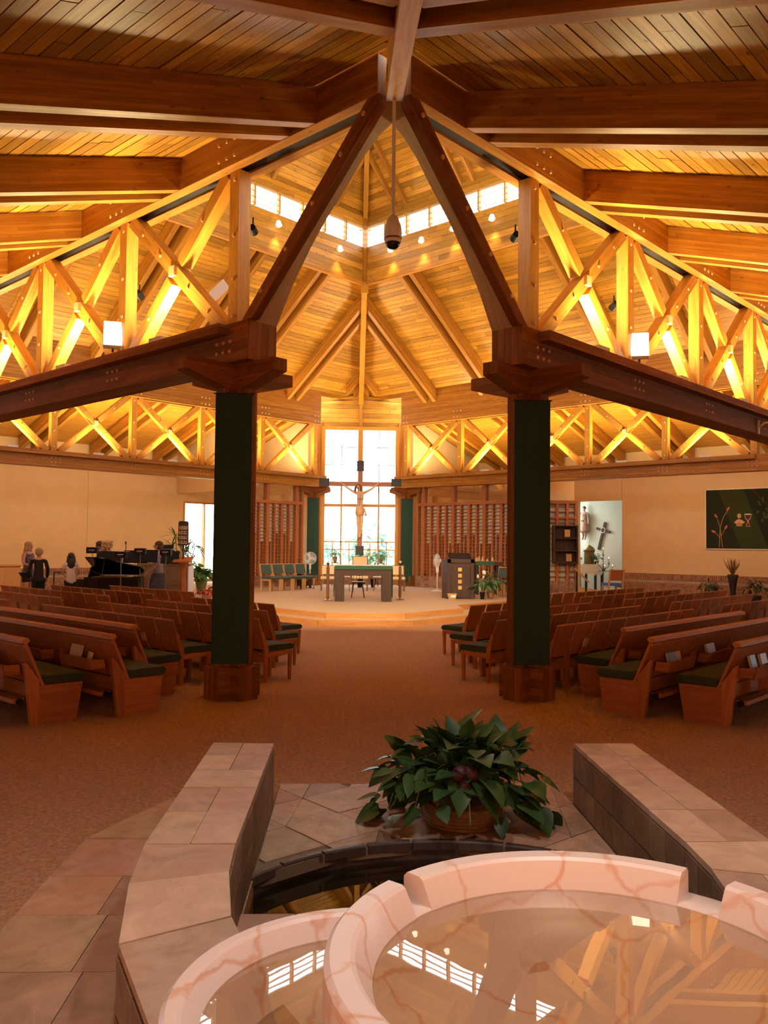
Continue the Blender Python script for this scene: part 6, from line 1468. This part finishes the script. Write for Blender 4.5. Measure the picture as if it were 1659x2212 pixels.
el_(12.40, 2.705, .062, .075, MT['peach'], 'host'); bq([(12.24, 2.5), (12.32, 2.58), (12.40, 2.61), (12.48, 2.58), (12.58, 2.5), (12.50, 2.46), (12.40, 2.50), (12.30, 2.46)], MT['peach'], 'bread', .010); bq([(12.30, 2.46), (12.40, 2.50), (12.50, 2.46), (12.48, 2.38), (12.32, 2.38)], MT['thread'], 'bread_crust', .008)
bq([(12.55, 2.76), (12.78, 2.76), (12.74, 2.62), (12.68, 2.54), (12.73, 2.37), (12.60, 2.37), (12.65, 2.54), (12.585, 2.62)], MT['peach'], 'chalice_outline', .008); bq([(12.57, 2.735), (12.76, 2.735), (12.72, 2.63), (12.667, 2.56), (12.605, 2.63)], MT['wine'], 'chalice_bowl', .012); bq([(12.62, 2.385), (12.715, 2.385), (12.667, 2.52)], MT['wine'], 'chalice_foot', .012); el_(12.665, 2.752, .105, .018, MT['linen'], 'chalice_lip', 0, .014)
rs = random.Random(2); ln_([(12.82, 3.53), (12.98, 3.30), (13.2, 3.1), (13.25, 2.8)], .02, MT['wine'], 'vine_stem')
for k in range(16): el_(12.95 + rs.random() * .45, 2.45 + rs.random() * .8, .05, .038, MT['vineleaf'], 'vine_leaf', rs.uniform(0, 3), .009 + .0005 * k)
# dried arrangement and shrubs by the right wall
MT['dried'] = plain('dried_grass', (.20, .09, .03), .9, var=.3); MT['shrub'] = plain('dark_shrub_leaf', (.02, .035, .014), .7, var=.3)
t = thing('dried_arrangement', 'fan of dried grasses in a tall dark urn below the green wall panel', 'arrangement', nloc(12.5, 3.4), nr)
M().lathe([(.14, 0), (.10, .1), (.08, .4), (.13, .75), (.17, .86), (.15, .9), (.12, .88)], 16).build('urn', MT['iron'], t, smooth=True, local=True)
m = M()
for k in range(70):
    a = rs.uniform(0, 2 * PI); r_ = rs.uniform(.02, .28); m.tube([(0, 0, .85), (math.cos(a) * r_ * .35, math.sin(a) * r_ * .3, 1.0), (math.cos(a) * r_, math.sin(a) * r_ * .6, 1.15 + rs.uniform(0, .25))], [.006, .006, .004], 4)
tag(m.build('grasses', MT['dried'], t, local=True), kind='stuff')
plant('dark leafy shrub left of the dried grass urn, below the wall panel', nloc(11.8, 3.3), MT['iron'], (.16, .3), 80, .36, .48, MT['shrub'], .18, .05, 14)
plant('dark leafy shrub right of the dried grass urn at the picture edge', nloc(13.2, 3.3), MT['iron'], (.16, .3), 80, .40, .52, MT['shrub'], .18, .05, 15)
# ================================================================ lamps and the hanging camera
t = thing('hanging_camera', 'white dome camera hanging on a long white pole from the timber peak', 'camera', (0, 7.62, 4.45))
px_, py_ = 0.0, 7.62
M().tube([(px_, py_, 5.93), (px_, py_, 4.74)], .018, 10).build('pole', MT['white'], t)
M().lathe([(.02, 4.76), (.045, 4.74), (.075, 4.66), (.083, 4.60), (.083, 4.55), (.078, 4.545)], 24, (px_, py_, 0)).build('housing', MT['white'], t, smooth=True)
M().lathe([(.080, 4.548), (.08, 4.53), (.072, 4.53)], 24, (px_, py_, 0)).build('seam_ring', MT['grey'], t)
M().lathe([(.077, 4.545), (.078, 4.51), (.07, 4.50)], 24, (px_, py_, 0)).build('skirt', MT['white'], t); M().lathe([(.068, 4.505), (.062, 4.475), (.04, 4.45), (.002, 4.44)], 20, (px_, py_, 0)).build('lens_dome', MT['ebony'], t, smooth=True)
MT['lampglow'] = plain('lamp_glow', (1, .9, .75), .5, emit=(1, .84, .6), es=4); MT['lampwhite'] = plain('lamp_housing', (.78, .72, .62), .5)
def flood(label, loc, rz, tilt, power, size=(.26, .34)):
    t = thing('flood_lamp', label, 'lamp', loc, rz, 'flood lamps on the trusses'); R_ = Matrix.Rotation(tilt, 3, 'X')
    M().box(R_ @ Vector((0, .06, 0)), (size[0], .12, size[1]), rot=R_).build('housing', MT['lampwhite'], t, local=True); M().box(R_ @ Vector((0, -.006, 0)), (size[0] * .94, .012, size[1] * .94), rot=R_).build('lens', MT['lampglow'], t, local=True)
    m = M(); m.tube([R_ @ Vector((0, .1, -.1)), (0, .08, -size[1] * .5 - .06)], .015, 6); m.build('bracket', MT['iron'], t, local=True)
    return t
def aim(o, d): o.rotation_euler = Vector(d).to_track_quat('-Z', 'Y').to_euler()
q = P('FL', 4.78, .18, 4.45); flood('glowing flood lamp on the near left truss beside its second post', q, .25, -.2, 0, (.24, .34))
q = P('FR', 4.80, .18, 4.45); flood('glowing flood lamp on the near right truss beside its second post', q, -.25, -.2, 0, (.24, .34))
q = P('FL', 3.15, -.3, 4.73); t = flood('pale tilted lamp behind the near left truss, by its first post', q, PI - .9, .75, 0, (.12, .36)); [c_ for c_ in t.children if c_.name.startswith('lens')][0].data.materials[0] = MT['lampwhite']
# lantern wall lamps
for sd, lst in (('BL', ((5.68, 10.3, 1), (8.0, 10.35, 1))), ('BR', ((5.67, 10.32, 1), (6.84, 10.31, 1), (7.96, 10.37, 0), (9.26, 10.32, 1)))):
    for i, (s, z, on) in enumerate(lst):
        wn = 'left' if sd == 'BL' else 'right'
        q = P(sd, s, LD - .06, z); t = thing('wall_spot', '%s white spot lamp from the corner on the %s lantern wall' % (NTH[i], wn), 'lamp', q, 0, 'lantern wall lamps')
        n = -SIDE[sd][2]
        M().tube([q - n * .05, q + n * .06], .05, 10).build('canopy', MT['lampwhite'], t, smooth=False); M().tube([q + n * .06 + Vector((0, 0, .06)), q + n * .10 - Vector((0, 0, .07))], [.055, .075], 12).build('shade', MT['lampglow'], t)
        l = bpy.data.lights.new('lantern_spot', 'SPOT'); l.energy = 70; l.color = WARM; l.spot_size = 1.0; l.spot_blend = .8; l.shadow_soft_size = .05
        lo_ = bpy.data.objects.new('lantern_spot', l); COL.objects.link(lo_); lo_.location = q + n * .13 - Vector((0, 0, .1)); aim(lo_, Vector((0, 0, -1)) - n * .12)
# unseen downlights added above the picture to brighten the font
for x, y in ((-.75, 2.6), (1.05, 2.4)):
    z = z_out((abs(x) + (YF - y)) / R2) - .02
    t = thing('font_fill_lamp', 'small ceiling downlight above the %s side of the font' % ('left' if x < 0 else 'right'), 'lamp', (x, y, z), 0, 'fill lamps added over the font')
    M().lathe([(.10, .02), (.10, -.10), (.085, -.10), (.08, .0)], 20).build('can', MT['white'], t, local=True); M().lathe([(.078, -.05), (.001, -.05)], 16, cap=False).build('lens', MT['lampglow'], t, local=True)
    l = bpy.data.lights.new('font_fill_spot', 'SPOT'); l.energy = 190; l.color = (1, .86, .76); l.spot_size = 1.9; l.spot_blend = .9; l.shadow_soft_size = .12
    lo_ = bpy.data.objects.new('font_fill_spot', l); COL.objects.link(lo_); lo_.location = (x, y, z - .14)
# spots added for altar and crucifix, hidden behind truss posts; added niche fill
def fill_spot_can(label, q, target, energy, color, size):
    d = (Vector(target) - q).normalized(); t = thing('fill_spot_can', label, 'lamp', q, 0, 'spot cans added and hidden behind truss posts')
    M().tube([q - d * .12, q], [.04, .05], 12).build('can', MT['blackp'], t); M().tube([q - d * .06, q - d * .06 + Vector((0, 0, .14))], .01, 6).build('yoke', MT['blackp'], t)
    l = bpy.data.lights.new('fill_spot_lamp', 'SPOT'); l.energy = energy; l.color = color; l.spot_size = size; l.spot_blend = .6; l.shadow_soft_size = .1
    lo_ = bpy.data.objects.new('fill_spot_lamp', l); COL.objects.link(lo_); lo_.location = q + d * .03; aim(lo_, d)
for sd, w_ in (('FL', 'left'), ('FR', 'right')):
    fill_spot_can('added black spot can hidden behind the second post of the near %s truss' % w_, P(sd, POSTS[1], -.2, 5.0), (0, 22.5, .3), 2400, WARM2, .75)
    fill_spot_can('added black spot can hidden behind the first post of the near %s truss' % w_, P(sd, POSTS[0], -.2, 5.3), (0, 28.9, 2.9), 1500, (1, .84, .62), .22)
o = area('niche_fill', P('BR', 5.3, 5.3, 2.4), 1.2, 65, (.85, .95, 1), sy=2.0); aim(o, P('BR', 7.6, 5.4, 1.6) - P('BR', 5.3, 5.3, 2.4))  # cool lamp added inside the niche to stand for daylight

t = thing('wall_bracket', 'small white curved bracket at the right end of the near right truss', 'bracket', P('FR', 9.35, .22, 3.8))
q = P('FR', 9.30, .2, 3.82); n = SIDE['FR'][2]; u = SIDE['FR'][1]
m = M(); sbox(m, 'FR', 9.27, 9.33, .2, .225, 3.70, 3.94); m.build('plate', MT['white'], t)
M().tube([q + n * .02, q + n * .10 + u * .05 + Vector((0, 0, .07)), q + n * .14 + u * .2 + Vector((0, 0, .09)), q + n * .14 + u * .42 + Vector((0, 0, .06))], .022, 8).build('arm', MT['white'], t, smooth=True)
